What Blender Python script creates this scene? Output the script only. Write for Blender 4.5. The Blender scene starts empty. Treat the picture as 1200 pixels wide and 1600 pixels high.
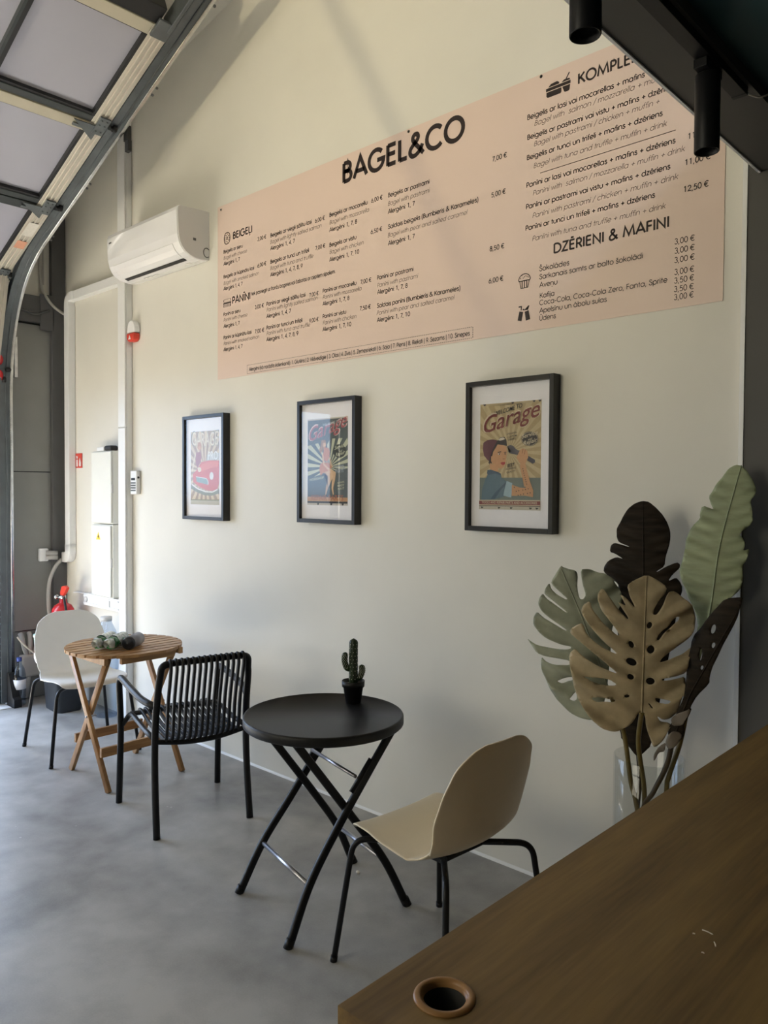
import bpy, bmesh, math, random
from mathutils import Vector, Matrix, geometry
random.seed(7)
SC = bpy.context.scene
COL = SC.collection
PI = math.pi

# ------------------------------------------------------------------ camera
YAW, PITCH, ROLL = 0.752218, -0.027782, 0.005509
fw = Vector((-math.sin(YAW)*math.cos(PITCH), math.cos(YAW)*math.cos(PITCH), math.sin(PITCH)))
rt = fw.cross(Vector((0, 0, 1))).normalized()
up = rt.cross(fw)
r2 = rt*math.cos(ROLL) + up*math.sin(ROLL)
u2 = -rt*math.sin(ROLL) + up*math.cos(ROLL)
cd = bpy.data.cameras.new('camera')
cam = bpy.data.objects.new('camera', cd); COL.objects.link(cam)
cd.sensor_fit = 'HORIZONTAL'; cd.sensor_width = 36.0; cd.lens = 36.0*1227.74/1200.0
cd.clip_start = 0.02; cd.clip_end = 200
cam.matrix_world = Matrix(((r2.x, u2.x, -fw.x, 0.0), (r2.y, u2.y, -fw.y, -2.7847), (r2.z, u2.z, -fw.z, 1.6), (0, 0, 0, 1)))
SC.camera = cam

# ------------------------------------------------------------------ world, lights, exposure
SC.view_settings.view_transform = 'Standard'
SC.view_settings.look = 'None'
SC.view_settings.gamma = 1.0
SC.view_settings.exposure = 0.0
SC.view_settings.use_curve_mapping = False
W = bpy.data.worlds.new('World'); SC.world = W; W.use_nodes = True
nt = W.node_tree; nt.nodes.clear()
tc = nt.nodes.new('ShaderNodeTexCoord'); sp = nt.nodes.new('ShaderNodeSeparateXYZ')
rmp = nt.nodes.new('ShaderNodeValToRGB'); mr = nt.nodes.new('ShaderNodeMapRange')
bg = nt.nodes.new('ShaderNodeBackground'); wo = nt.nodes.new('ShaderNodeOutputWorld')
nt.links.new(tc.outputs['Generated'], sp.inputs[0])
nt.links.new(sp.outputs['Z'], mr.inputs['Value'])
mr.inputs['From Min'].default_value = -1; mr.inputs['From Max'].default_value = 1
nt.links.new(mr.outputs[0], rmp.inputs['Fac']); nt.links.new(rmp.outputs[0], bg.inputs['Color']); nt.links.new(bg.outputs[0], wo.inputs[0])
el = rmp.color_ramp.elements
el[0].position = 0.0; el[0].color = (0.13, 0.115, 0.09, 1)
el[1].position = 1.0; el[1].color = (0.56, 0.70, 0.98, 1)
for pos, c in ((0.488, (0.13, 0.115, 0.09, 1)), (0.502, (0.36, 0.50, 0.70, 1)), (0.61, (0.38, 0.52, 0.77, 1)), (0.63, (0.60, 0.73, 0.95, 1))):
    e = el.new(pos); e.color = c
bg.inputs['Strength'].default_value = 9.5

def area(name, loc, target, sx, sy, power, col, portal=False, spread=PI):
    ld = bpy.data.lights.new(name, 'AREA'); ld.shape = 'RECTANGLE'; ld.size = sx; ld.size_y = sy
    ld.energy = power; ld.color = col; ld.spread = spread
    o = bpy.data.objects.new(name, ld); COL.objects.link(o); o.location = loc
    d = Vector(target) - Vector(loc); o.rotation_euler = d.to_track_quat('-Z', 'Y').to_euler()
    if portal: ld.cycles.is_portal = True
    return o
area('door_portal', (-6.12, -1.74, 1.2), (0, -1.74, 1.2), 2.6, 2.4, 1, (1, 1, 1), portal=True)
FILL_POS = Vector((-2.6, -3.6, 2.9)); SH_A, SH_B = (-2.637, 0, 3.466), (-1.967, 0, 2.296)
area('wall_fill', FILL_POS, (-2.9, 0, 4.2), 0.03, 0.03, 9.5, (1.0, 0.85, 0.50), spread=1.6)  # added warm fill without a fixture, brightens the upper wall
sd = bpy.data.lights.new('sun', 'SUN'); sd.energy = 112; sd.angle = 0.0093; sd.color = (1.0, 0.90, 0.73)
so = bpy.data.objects.new('sun', sd); COL.objects.link(so); so.rotation_euler = Vector((.42, -.55, -.72)).to_track_quat('-Z', 'Y').to_euler()
FILL_WIN_COL, FILL_WIN_POWER = (1.0, 0.93, 0.74), 5.4      # added glowing window in the unseen left wall, there to fill the room

# ------------------------------------------------------------------ materials
def mat(name, col, rough=0.5, metal=0.0, spec=0.5, noise=0.0, nscale=20.0, bump=0.0, bscale=80.0, trans=0.0, ior=1.45, coat=0.0, stretch=None, sheen=0.0):
    m = bpy.data.materials.new(name); m.use_nodes = True
    n = m.node_tree; b = n.nodes['Principled BSDF']
    b.inputs['Base Color'].default_value = (*col, 1); b.inputs['Roughness'].default_value = rough
    b.inputs['Metallic'].default_value = metal; b.inputs['Specular IOR Level'].default_value = spec
    b.inputs['Transmission Weight'].default_value = trans; b.inputs['IOR'].default_value = ior
    b.inputs['Coat Weight'].default_value = coat
    t = n.nodes.new('ShaderNodeTexCoord'); mp = n.nodes.new('ShaderNodeMapping')
    n.links.new(t.outputs['Object'], mp.inputs[0])
    if stretch: mp.inputs['Scale'].default_value = stretch
    if noise:
        nz = n.nodes.new('ShaderNodeTexNoise'); nz.inputs['Scale'].default_value = nscale; nz.inputs['Detail'].default_value = 6
        n.links.new(mp.outputs[0], nz.inputs['Vector'])
        cr = n.nodes.new('ShaderNodeValToRGB'); e = cr.color_ramp.elements
        e[0].position = 0.3; e[1].position = 0.7
        e[0].color = (*[c*(1-noise) for c in col], 1); e[1].color = (*[min(1, c*(1+noise)) for c in col], 1)
        n.links.new(nz.outputs['Fac'], cr.inputs['Fac']); n.links.new(cr.outputs[0], b.inputs['Base Color'])
    if bump:
        nb = n.nodes.new('ShaderNodeTexNoise'); nb.inputs['Scale'].default_value = bscale; nb.inputs['Detail'].default_value = 4
        n.links.new(mp.outputs[0], nb.inputs['Vector'])
        bn = n.nodes.new('ShaderNodeBump'); bn.inputs['Strength'].default_value = bump; bn.inputs['Distance'].default_value = 0.01
        n.links.new(nb.outputs['Fac'], bn.inputs['Height']); n.links.new(bn.outputs[0], b.inputs['Normal'])
    return m

def wood_mat(name, c1, c2, rough, scale, axis='Y', coat=0.0):
    m = bpy.data.materials.new(name); m.use_nodes = True; n = m.node_tree; b = n.nodes['Principled BSDF']
    t = n.nodes.new('ShaderNodeTexCoord'); mp = n.nodes.new('ShaderNodeMapping')
    s = {'X': (0.12, 1, 1), 'Y': (1, 0.06, 1), 'Z': (1, 1, 0.08)}[axis]
    mp.inputs['Scale'].default_value = tuple(k*scale for k in s)
    n.links.new(t.outputs['Object'], mp.inputs[0])
    a = n.nodes.new('ShaderNodeTexNoise'); a.inputs['Scale'].default_value = 1; a.inputs['Detail'].default_value = 8; a.inputs['Distortion'].default_value = 1.2
    w = n.nodes.new('ShaderNodeTexNoise'); w.inputs['Scale'].default_value = 9; w.inputs['Detail'].default_value = 3
    n.links.new(mp.outputs[0], a.inputs['Vector']); n.links.new(mp.outputs[0], w.inputs['Vector'])
    mx = n.nodes.new('ShaderNodeMath'); mx.operation = 'MULTIPLY_ADD'; mx.inputs[1].default_value = 0.45
    n.links.new(w.outputs['Fac'], mx.inputs[0]); n.links.new(a.outputs['Fac'], mx.inputs[2])
    cr = n.nodes.new('ShaderNodeValToRGB'); e = cr.color_ramp.elements
    e[0].position = 0.50; e[0].color = (*c1, 1); e[1].position = 0.95; e[1].color = (*c2, 1)
    n.links.new(mx.outputs[0], cr.inputs['Fac']); n.links.new(cr.outputs[0], b.inputs['Base Color'])
    b.inputs['Roughness'].default_value = rough; b.inputs['Coat Weight'].default_value = coat
    bn = n.nodes.new('ShaderNodeBump'); bn.inputs['Strength'].default_value = 0.15; bn.inputs['Distance'].default_value = 0.004
    n.links.new(mx.outputs[0], bn.inputs['Height']); n.links.new(bn.outputs[0], b.inputs['Normal'])
    return m

def concrete():
    m = bpy.data.materials.new('polished_concrete'); m.use_nodes = True; n = m.node_tree; b = n.nodes['Principled BSDF']
    t = n.nodes.new('ShaderNodeTexCoord')
    def nz(s, d, dist=0.0):
        x = n.nodes.new('ShaderNodeTexNoise'); x.inputs['Scale'].default_value = s; x.inputs['Detail'].default_value = d
        x.inputs['Distortion'].default_value = dist; n.links.new(t.outputs['Object'], x.inputs['Vector']); return x
    a, c, f = nz(1.6, 9, 0.6), nz(7, 6), nz(160, 2)
    m1 = n.nodes.new('ShaderNodeMath'); m1.operation = 'MULTIPLY_ADD'; m1.inputs[1].default_value = 0.5
    n.links.new(c.outputs['Fac'], m1.inputs[0]); n.links.new(a.outputs['Fac'], m1.inputs[2])
    m2 = n.nodes.new('ShaderNodeMath'); m2.operation = 'MULTIPLY_ADD'; m2.inputs[1].default_value = 0.14
    n.links.new(f.outputs['Fac'], m2.inputs[0]); n.links.new(m1.outputs[0], m2.inputs[2])
    cr = n.nodes.new('ShaderNodeValToRGB'); e = cr.color_ramp.elements
    e[0].position = 0.55; e[0].color = (0.19, 0.187, 0.18, 1); e[1].position = 1.02; e[1].color = (0.43, 0.425, 0.41, 1)
    n.links.new(m2.outputs[0], cr.inputs['Fac'])
    # small pale specks of dust and grit
    v = n.nodes.new('ShaderNodeTexVoronoi'); v.inputs['Scale'].default_value = 9; n.links.new(t.outputs['Object'], v.inputs['Vector'])
    lt = n.nodes.new('ShaderNodeMath'); lt.operation = 'LESS_THAN'; lt.inputs[1].default_value = 0.045
    n.links.new(v.outputs['Distance'], lt.inputs[0])
    mk = n.nodes.new('ShaderNodeTexNoise'); mk.inputs['Scale'].default_value = 1.3; n.links.new(t.outputs['Object'], mk.inputs['Vector'])
    gt = n.nodes.new('ShaderNodeMath'); gt.operation = 'GREATER_THAN'; gt.inputs[1].default_value = 0.56
    n.links.new(mk.outputs['Fac'], gt.inputs[0])
    mu = n.nodes.new('ShaderNodeMath'); mu.operation = 'MULTIPLY'; n.links.new(lt.outputs[0], mu.inputs[0]); n.links.new(gt.outputs[0], mu.inputs[1])
    mm = n.nodes.new('ShaderNodeMath'); mm.operation = 'MULTIPLY'; mm.inputs[1].default_value = 0.45; n.links.new(mu.outputs[0], mm.inputs[0])
    mix = n.nodes.new('ShaderNodeMix'); mix.data_type = 'RGBA'
    n.links.new(mm.outputs[0], mix.inputs['Factor']); n.links.new(cr.outputs[0], mix.inputs['A']); mix.inputs['B'].default_value = (0.7, 0.7, 0.7, 1)
    n.links.new(mix.outputs['Result'], b.inputs['Base Color'])
    mr = n.nodes.new('ShaderNodeMapRange'); mr.inputs['To Min'].default_value = 0.32; mr.inputs['To Max'].default_value = 0.5
    n.links.new(a.outputs['Fac'], mr.inputs['Value']); n.links.new(mr.outputs[0], b.inputs['Roughness'])
    return m

M = {}
M['paint'] = mat('wall_paint', (0.71, 0.69, 0.625), 0.45, noise=0.025, nscale=2.5, bump=0.02, bscale=120)
M['concrete'] = concrete()
M['panel'] = mat('grey_lining_panel', (0.25, 0.25, 0.235), 0.5, noise=0.04, nscale=6)
M['steel_dark'] = mat('dark_grey_painted_steel', (0.10, 0.10, 0.10), 0.5, noise=0.06, nscale=8)
M['dark_wall'] = mat('dark_grey_wall_panel', (0.075, 0.072, 0.066), 0.55, noise=0.05, nscale=4)
M['soffit'] = mat('dark_grey_soffit', (0.075, 0.072, 0.066), 0.6, noise=0.05, nscale=5)
M['teal'] = mat('dark_teal_ceiling', (0.012, 0.05, 0.06), 0.6, noise=0.1, nscale=3)
M['ceiling'] = mat('roof_lining', (0.62, 0.60, 0.54), 0.7, noise=0.03, nscale=3)
M['white_pl'] = mat('white_plastic', (0.82, 0.82, 0.81), 0.35, noise=0.015, nscale=10)
M['ac_white'] = mat('glossy_white_plastic', (0.88, 0.875, 0.88), 0.13, noise=0.01, nscale=6, coat=0.6)
M['ac_grey'] = mat('satin_light_grey_plastic', (0.60, 0.59, 0.57), 0.4, noise=0.01, nscale=6)
M['slot'] = mat('dark_slot', (0.02, 0.02, 0.02), 0.6, noise=0.05)
M['cab'] = mat('cream_enclosure_paint', (0.80, 0.80, 0.74), 0.25, noise=0.015, nscale=8)
M['galv'] = mat('galvanised_steel', (0.56, 0.57, 0.58), 0.25, metal=1.0, noise=0.15, nscale=25)
M['galv_dark'] = mat('shaded_dark_galvanised', (0.115, 0.13, 0.14), 0.40, metal=0.5, noise=0.12, nscale=12)  # dark galvanised tone with the channel's inner shade put into the colour
M['alu'] = mat('cream_aluminium', (0.52, 0.49, 0.43), 0.38, metal=0.35, noise=0.04, nscale=20)
M['rail'] = mat('beige_painted_rail', (0.45, 0.42, 0.34), 0.45, noise=0.04, nscale=12)
M['gasket'] = mat('black_rubber_gasket', (0.012, 0.013, 0.015), 0.45, noise=0.1)
M['frame_dark'] = mat('anthracite_aluminium', (0.035, 0.042, 0.046), 0.4, noise=0.06, nscale=15)
M['pane'] = mat('opal_acrylic_pane', (0.36, 0.365, 0.44), 0.14, noise=0.03, nscale=2, trans=0.0)
M['jamb'] = mat('blue_grey_jamb', (0.035, 0.055, 0.075), 0.45, noise=0.06, nscale=12)
M['red'] = mat('red_paint', (0.55, 0.02, 0.025), 0.25, noise=0.05, nscale=10, coat=0.3)
M['red_pl'] = mat('red_plastic', (0.62, 0.05, 0.03), 0.35, noise=0.04)
M['board'] = mat('pale_pink_board', (0.72, 0.575, 0.50), 0.38, noise=0.012, nscale=3)
M['ink'] = mat('dark_brown_ink', (0.022, 0.013, 0.013), 0.6, noise=0.05)
M['ink_grey'] = mat('soft_brown_ink', (0.09, 0.062, 0.055), 0.6, noise=0.05)
M['black_frame'] = mat('black_frame_lacquer', (0.014, 0.014, 0.014), 0.32, noise=0.08, nscale=30)
M['mount'] = mat('white_mount_card', (0.82, 0.81, 0.84), 0.7, noise=0.012, nscale=40)
M['black_metal'] = mat('black_powder_coat', (0.008, 0.008, 0.009), 0.42, spec=0.32, noise=0.1, nscale=60, bump=0.03, bscale=400)
M['black_top'] = mat('black_textured_tabletop', (0.011, 0.011, 0.011), 0.42, spec=0.34, noise=0.1, nscale=90, bump=0.06, bscale=500)
M['chrome'] = mat('grey_steel_tube', (0.42, 0.42, 0.46), 0.3, metal=0.9, noise=0.05)
M['black_pl'] = mat('black_moulded_plastic', (0.010, 0.010, 0.011), 0.45, spec=0.35, noise=0.08, nscale=50)
M['beige_shell'] = mat('beige_moulded_plastic', (0.76, 0.66, 0.49), 0.42, noise=0.015, nscale=20, bump=0.015, bscale=500)
M['white_shell'] = mat('white_moulded_plastic', (0.80, 0.80, 0.78), 0.40, noise=0.012, nscale=20, bump=0.015, bscale=500)
M['acacia'] = wood_mat('oiled_acacia_wood', (0.26, 0.125, 0.045), (0.48, 0.27, 0.105), 0.45, 14, 'Y')
M['acacia_z'] = wood_mat('oiled_acacia_leg_wood', (0.27, 0.13, 0.045), (0.46, 0.255, 0.10), 0.45, 14, 'Z')
M['oak'] = wood_mat('honey_oak_veneer', (0.135, 0.076, 0.022), (0.285, 0.175, 0.054), 0.5, 15, 'Y')
M['grommet'] = mat('light_brown_plastic', (0.36, 0.19, 0.07), 0.35, noise=0.04)
M['cactus'] = mat('dark_green_cactus', (0.012, 0.028, 0.008), 0.4, noise=0.3, nscale=40)
M['spine'] = mat('pale_cactus_spine', (0.6, 0.6, 0.5), 0.7, noise=0.05)
M['gravel'] = mat('dark_soil', (0.10, 0.085, 0.06), 0.9, noise=0.4, nscale=120)
M['leaf_beige'] = mat('beige_fabric_leaf', (0.44, 0.36, 0.225), 0.6, noise=0.2, nscale=16)
M['leaf_sage'] = mat('sage_fabric_leaf', (0.36, 0.385, 0.295), 0.55, noise=0.24, nscale=12)
M['leaf_dark'] = mat('dark_brown_fabric_leaf', (0.024, 0.017, 0.011), 0.62, spec=0.25, noise=0.5, nscale=10, stretch=(1, 1, 6))
M['leaf_green'] = mat('pale_green_fabric_leaf', (0.31, 0.355, 0.215), 0.55, noise=0.2, nscale=10, stretch=(1, 1, 4))
M['leaf_grey'] = mat('grey_leaf_underside', (0.25, 0.22, 0.19), 0.6, noise=0.1)
M['stem_olive'] = mat('olive_stem', (0.16, 0.115, 0.03), 0.45, noise=0.15, nscale=30)
M['stem_brown'] = mat('brown_stem', (0.06, 0.04, 0.018), 0.45, noise=0.15, nscale=30)
M['bag_green'] = mat('green_printed_film', (0.012, 0.13, 0.022), 0.22, noise=0.35, nscale=40, coat=0.4)
M['bag_clear'] = mat('crumpled_clear_film', (0.42, 0.46, 0.42), 0.2, noise=0.45, nscale=60, coat=0.5)
M['roll_black'] = mat('black_bag_roll', (0.012, 0.012, 0.014), 0.3, noise=0.2, nscale=60)
M['roll_wrap'] = mat('grey_paper_wrap', (0.24, 0.24, 0.26), 0.5, noise=0.06, nscale=30)
M['bin'] = mat('dark_grey_bin_plastic', (0.028, 0.032, 0.038), 0.45, noise=0.06)
M['mint'] = mat('pale_mint_plastic', (0.55, 0.75, 0.65), 0.4, noise=0.03)
M['bag_white'] = mat('white_plastic_bag', (0.72, 0.73, 0.78), 0.35, noise=0.06, nscale=30)
M['blue_pl'] = mat('blue_bottle_cap', (0.03, 0.06, 0.25), 0.4, noise=0.05)
M['grey_pipe'] = mat('grey_plastic_pipe', (0.42, 0.41, 0.39), 0.45, noise=0.04)
M['cable'] = mat('grey_cable_sheath', (0.48, 0.46, 0.42), 0.5, noise=0.04)
M['yellow'] = mat('yellow_sticker', (0.75, 0.55, 0.05), 0.5, noise=0.03)
M['yellowish'] = mat('paper_sticker', (0.62, 0.60, 0.55), 0.5, noise=0.05, nscale=60)
M['orange_st'] = mat('orange_sticker', (0.60, 0.30, 0.20), 0.5, noise=0.05)
M['crumb'] = mat('pale_crumb', (0.75, 0.70, 0.60), 0.8, noise=0.05)
def pane_mat(nm, tint=(1, 1, 1)):
    m = bpy.data.materials.new(nm); m.use_nodes = True; n = m.node_tree; n.nodes.clear()
    o = n.nodes.new('ShaderNodeOutputMaterial'); t = n.nodes.new('ShaderNodeBsdfTransparent'); t.inputs[0].default_value = (*tint, 1); g = n.nodes.new('ShaderNodeBsdfGlossy')
    g.inputs['Roughness'].default_value = 0.015; f = n.nodes.new('ShaderNodeFresnel'); f.inputs['IOR'].default_value = 1.5
    x = n.nodes.new('ShaderNodeMixShader'); ge = n.nodes.new('ShaderNodeNewGeometry'); sb = n.nodes.new('ShaderNodeMath'); sb.operation = 'SUBTRACT'; sb.inputs[0].default_value = 1.0; n.links.new(ge.outputs['Backfacing'], sb.inputs[1])
    mu = n.nodes.new('ShaderNodeMath'); mu.operation = 'MULTIPLY'; n.links.new(f.outputs[0], mu.inputs[0]); n.links.new(sb.outputs[0], mu.inputs[1])
    n.links.new(mu.outputs[0], x.inputs[0]); n.links.new(t.outputs[0], x.inputs[1]); n.links.new(g.outputs[0], x.inputs[2])
    n.links.new(x.outputs[0], o.inputs[0]); return m
M['picture_glass'] = pane_mat('picture_glass'); M['glass'] = pane_mat('clear_glass', (0.93, 0.94, 0.94)); M['pet'] = pane_mat('clear_bottle_plastic', (0.72, 0.78, 0.86))
_inks = {}
def ink(c, rough=0.65):
    k = tuple(round(x, 3) for x in c)
    if k not in _inks: _inks[k] = mat('print_ink_%d' % (len(_inks)+1), c, rough, noise=0.04, nscale=60)
    return _inks[k]

# ------------------------------------------------------------------ mesh helpers
def V(*a): return Vector(a)
def box(bm, lo, hi, mi=0):
    v = [bm.verts.new((x, y, z)) for x in (lo[0], hi[0]) for y in (lo[1], hi[1]) for z in (lo[2], hi[2])]
    for q in ((0, 1, 3, 2), (4, 6, 7, 5), (0, 4, 5, 1), (2, 3, 7, 6), (0, 2, 6, 4), (1, 5, 7, 3)):
        bm.faces.new([v[i] for i in q]).material_index = mi
def fillet(pts, rad, n=6):
    pts = [Vector(p) for p in pts]; out = [pts[0]]
    for i in range(1, len(pts)-1):
        a, b, c = pts[i-1], pts[i], pts[i+1]
        r = rad[i] if isinstance(rad, dict) and i in rad else (rad if not isinstance(rad, dict) else 0.02)
        d1 = (a-b); d2 = (c-b); l = min(r, d1.length*0.49, d2.length*0.49)
        p, q = b+d1.normalized()*l, b+d2.normalized()*l
        for k in range(n+1):
            t = k/n; out.append(p*(1-t)**2 + b*2*t*(1-t) + q*t*t)
    out.append(pts[-1]); return out
def smooth(pts, n=8):
    P = [Vector(p) for p in pts]; P = [P[0]*2-P[1]] + P + [P[-1]*2-P[-2]]; out = []
    for i in range(1, len(P)-2):
        for k in range(n):
            t = k/n; a, b, c, d = P[i-1:i+3]
            out.append(0.5*((2*b) + (c-a)*t + (2*a-5*b+4*c-d)*t*t + (3*b-a-3*c+d)*t**3))
    out.append(P[-2]); return out
def sweep(bm, pts, prof, upv=None, mi=0, cap=True, scale=None, smoothf=True):
    """prof: list of (a, b); a along side axis, b along up axis"""
    pts = [Vector(p) for p in pts]; rings = []; prev = None; N = len(pts)
    for i, p in enumerate(pts):
        t = (pts[min(i+1, N-1)] - pts[max(i-1, 0)]).normalized()
        if upv is not None:
            s = t.cross(Vector(upv)); s = s.normalized() if s.length > 1e-6 else Vector((1, 0, 0)); u = s.cross(t)
        else:
            if prev is None:
                a = Vector((0, 0, 1)) if abs(t.z) < 0.9 else Vector((1, 0, 0)); s = t.cross(a).normalized()
            else:
                s = (prev - t*prev.dot(t)).normalized()
            u = s.cross(t)
        prev = s; k = scale[i] if scale else 1.0
        rings.append([bm.verts.new(p + s*a*k + u*b*k) for a, b in prof])
    n = len(prof)
    for A, B in zip(rings, rings[1:]):
        for j in range(n):
            f = bm.faces.new((A[j], A[(j+1) % n], B[(j+1) % n], B[j])); f.material_index = mi; f.smooth = smoothf
    if cap:
        for r in (rings[0], rings[-1][::-1]):
            try: bm.faces.new(r).material_index = mi
            except ValueError: pass
def circ(r, n=12, ry=None): return [(r*math.cos(2*PI*i/n), (ry or r)*math.sin(2*PI*i/n)) for i in range(n)]
def rrect(w, h, r, n=3):
    o = []
    for cx, cy, a0 in ((w/2-r, h/2-r, 0), (-w/2+r, h/2-r, 90), (-w/2+r, -h/2+r, 180), (w/2-r, -h/2+r, 270)):
        for k in range(n+1):
            a = math.radians(a0+90*k/n); o.append((cx+r*math.cos(a), cy+r*math.sin(a)))
    return o
def tube(bm, pts, r, n=12, mi=0, cap=True, scale=None): sweep(bm, pts, circ(r, n), None, mi, cap, scale)
def lathe(bm, prof, c=(0, 0, 0), n=32, mi=0, close=False, axis='Z', sm=True):
    rings = []
    for r, z in prof:
        ring = []
        for i in range(n):
            a = 2*PI*i/n; x, y = r*math.cos(a), r*math.sin(a)
            p = (x, y, z) if axis == 'Z' else ((x, z, y) if axis == 'Y' else (z, x, y))
            ring.append(bm.verts.new((p[0]+c[0], p[1]+c[1], p[2]+c[2])))
        rings.append(ring)
    for A, B in zip(rings, rings[1:]):
        for j in range(n):
            f = bm.faces.new((A[j], A[(j+1) % n], B[(j+1) % n], B[j])); f.material_index = mi; f.smooth = sm
    for r, (rr, z) in ((rings[0][::-1], prof[0]), (rings[-1], prof[-1])):
        if not close and rr > 1e-4: bm.faces.new(r).material_index = mi
def prism(bm, poly, f0, f1, mi=0):
    """poly 2D -> two mapped copies joined by side walls; f0/f1 map (a, b) to xyz"""
    A = [bm.verts.new(f0(*p)) for p in poly]; B = [bm.verts.new(f1(*p)) for p in poly]; n = len(poly)
    fs = [bm.faces.new(A[::-1]), bm.faces.new(B)]
    for j in range(n): fs.append(bm.faces.new((A[j], A[(j+1) % n], B[(j+1) % n], B[j])))
    for f in fs: f.material_index = mi
    bmesh.ops.triangulate(bm, faces=[f for f in fs[:2] if len(f.verts) > 4])
def ball(bm, c, r, seg=10, mi=0, sc=(1, 1, 1)):
    m = Matrix.Translation(c) @ Matrix.Diagonal((*[r*k for k in sc], 1))
    res = bmesh.ops.create_uvsphere(bm, u_segments=seg, v_segments=max(6, seg//2+2), radius=1, matrix=m)
    for v in res['verts']:
        for f in v.link_faces: f.material_index = mi; f.smooth = True
def obj(name, bm, m, parent=None, bevel=0.0, loc=None, seg=2, recalc=True):
    if recalc: bmesh.ops.recalc_face_normals(bm, faces=bm.faces)
    me = bpy.data.meshes.new(name); bm.to_mesh(me); bm.free()
    for x in (m if isinstance(m, (list, tuple)) else [m]): me.materials.append(x)
    o = bpy.data.objects.new(name, me); COL.objects.link(o)
    if parent is not None: o.parent = parent
    if loc: o.location = loc
    if bevel:
        b = o.modifiers.new('bevel', 'BEVEL'); b.width = bevel; b.segments = seg; b.limit_method = 'ANGLE'; b.angle_limit = math.radians(40)
    return o
def thing(name, label, cat, loc=(0, 0, 0), rz=0.0, group=None):
    o = bpy.data.objects.new(name, None); COL.objects.link(o); o.empty_display_size = 0.1
    o.location = loc; o.rotation_euler = (0, 0, rz); o['label'] = label; o['category'] = cat
    if group: o['group'] = group
    return o
def tag(o, label, cat, group=None):
    o['label'] = label; o['category'] = cat
    if group: o['group'] = group
    return o
def struct(name, bm, m, bevel=0.0):
    o = obj(name, bm, m, None, bevel); o['kind'] = 'structure'; return o
def B(): return bmesh.new()

# ------------------------------------------------------------------ room shell
bm = B(); box(bm, (-6.35, -6.0, -0.15), (3.0, 0.15, 0.0)); struct('floor', bm, M['concrete'])
bm = B(); box(bm, (-6.15, 0.0, -0.02), (-0.93, 0.15, 5.6)); struct('wall_right', bm, M['paint'])
bm = B(); box(bm, (-0.93, -0.02, -0.02), (3.0, 0.15, 5.6)); struct('wall_kitchen', bm, M['dark_wall'])
bm = B(); box(bm, (-0.945, -0.024, 0.0), (-0.93, 0.0, 2.9)); struct('trim_1', bm, M['white_pl'])
# far wall with the garage opening: lining panels with thin shadow gaps
bm = B()
zs = [0.0, 0.520, 1.725, 2.84]
for a, b in zip(zs, zs[1:]):
    box(bm, (-6.15, -0.43, a+0.004), (-6.03, 0.0, b-0.004))
    box(bm, (-6.15, -6.0, a+0.004), (-6.03, -3.05, b-0.004))
box(bm, (-6.18, -0.43, 0.0), (-6.045, 0.0, 2.85), 1); box(bm, (-6.18, -6.0, 0.0), (-6.045, -3.05, 2.85), 1)
box(bm, (-6.15, -6.0, 2.40), (-6.03, -0.43, 2.84))
box(bm, (-6.15, -6.0, 3.06), (-6.03, 0.0, 4.6), 2)
struct('wall_far', bm, [M['panel'], M['gasket'], M['paint']])
bm = B(); box(bm, (-6.15, -6.0, 2.85), (-5.99, -0.09, 3.05)); box(bm, (-6.0, -0.20, 2.80), (-5.985, -0.10, 3.07)); struct('steel_beam', bm, M['steel_dark'], 0.004)
bm = B(); box(bm, (-6.14, -0.112, 0.0), (-5.99, -0.003, 4.5)); struct('steel_column', bm, M['steel_dark'], 0.004)
bm = B()
prism(bm, [(-6.15, 4.05), (2.0, 5.45), (2.0, 5.6), (-6.15, 4.2)], lambda a, b: (a, -6.0, b), lambda a, b: (a, 0.15, b)); struct('ceiling', bm, M['ceiling'])
bm = B(); box(bm, (-6.15, -6.15, -0.02), (-4.2, -6.0, 5.6)); box(bm, (-1.6, -6.15, -0.02), (3.0, -6.0, 5.6)); box(bm, (-4.2, -6.15, -0.02), (-1.6, -6.0, 1.2)); box(bm, (-4.2, -6.15, 3.2), (-1.6, -6.0, 5.6))
struct('wall_left', bm, M['paint'])
def lit(name, c, s):
    m = bpy.data.materials.new(name); m.use_nodes = True; n = m.node_tree; n.nodes.clear()
    e = n.nodes.new('ShaderNodeEmission'); e.inputs[0].default_value = (*c, 1); e.inputs[1].default_value = s
    o = n.nodes.new('ShaderNodeOutputMaterial'); n.links.new(e.outputs[0], o.inputs[0]); return m
bm = B(); box(bm, (-4.2, -6.06, 1.2), (-1.6, -6.05, 3.2))
for x in (-4.2, -3.36, -2.48, -1.66): box(bm, (x, -6.05, 1.2), (x+0.06, -6.0, 3.2), 1)
for z in (1.2, 2.17, 3.14): box(bm, (-4.14, -6.045, z), (-1.66, -6.005, z+0.06), 1)
struct('fill_window', bm, [lit('glowing_fill_pane', FILL_WIN_COL, FILL_WIN_POWER), M['frame_dark']])  # pane glows by itself as added fill light
bm = B(); box(bm, (2.9, -6.0, -0.02), (3.05, 0.0, 5.6)); struct('wall_near', bm, M['dark_wall'])
bm = B()
prism(bm, [(0, 0), (0.008, 0), (0.003, 0.004), (0, 0.012)], lambda a, b: (-4.98, -a, b), lambda a, b: (-0.93, -a, b)); struct('baseboard_right', bm, M['white_pl'])
# dropped bulkhead over the counter with its white edge bead, and the dark ceiling behind it
bm = B(); box(bm, (-0.893, -5.98, 2.66), (-0.725, -0.021, 2.95)); box(bm, (-0.897, -5.98, 2.655), (-0.889, -0.021, 2.668), 1)
struct('bulkhead', bm, [M['soffit'], M['white_pl']])
bm = B(); box(bm, (-0.725, -5.98, 2.69), (2.89, -0.021, 2.95)); struct('ceiling_kitchen', bm, M['teal'])

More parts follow.
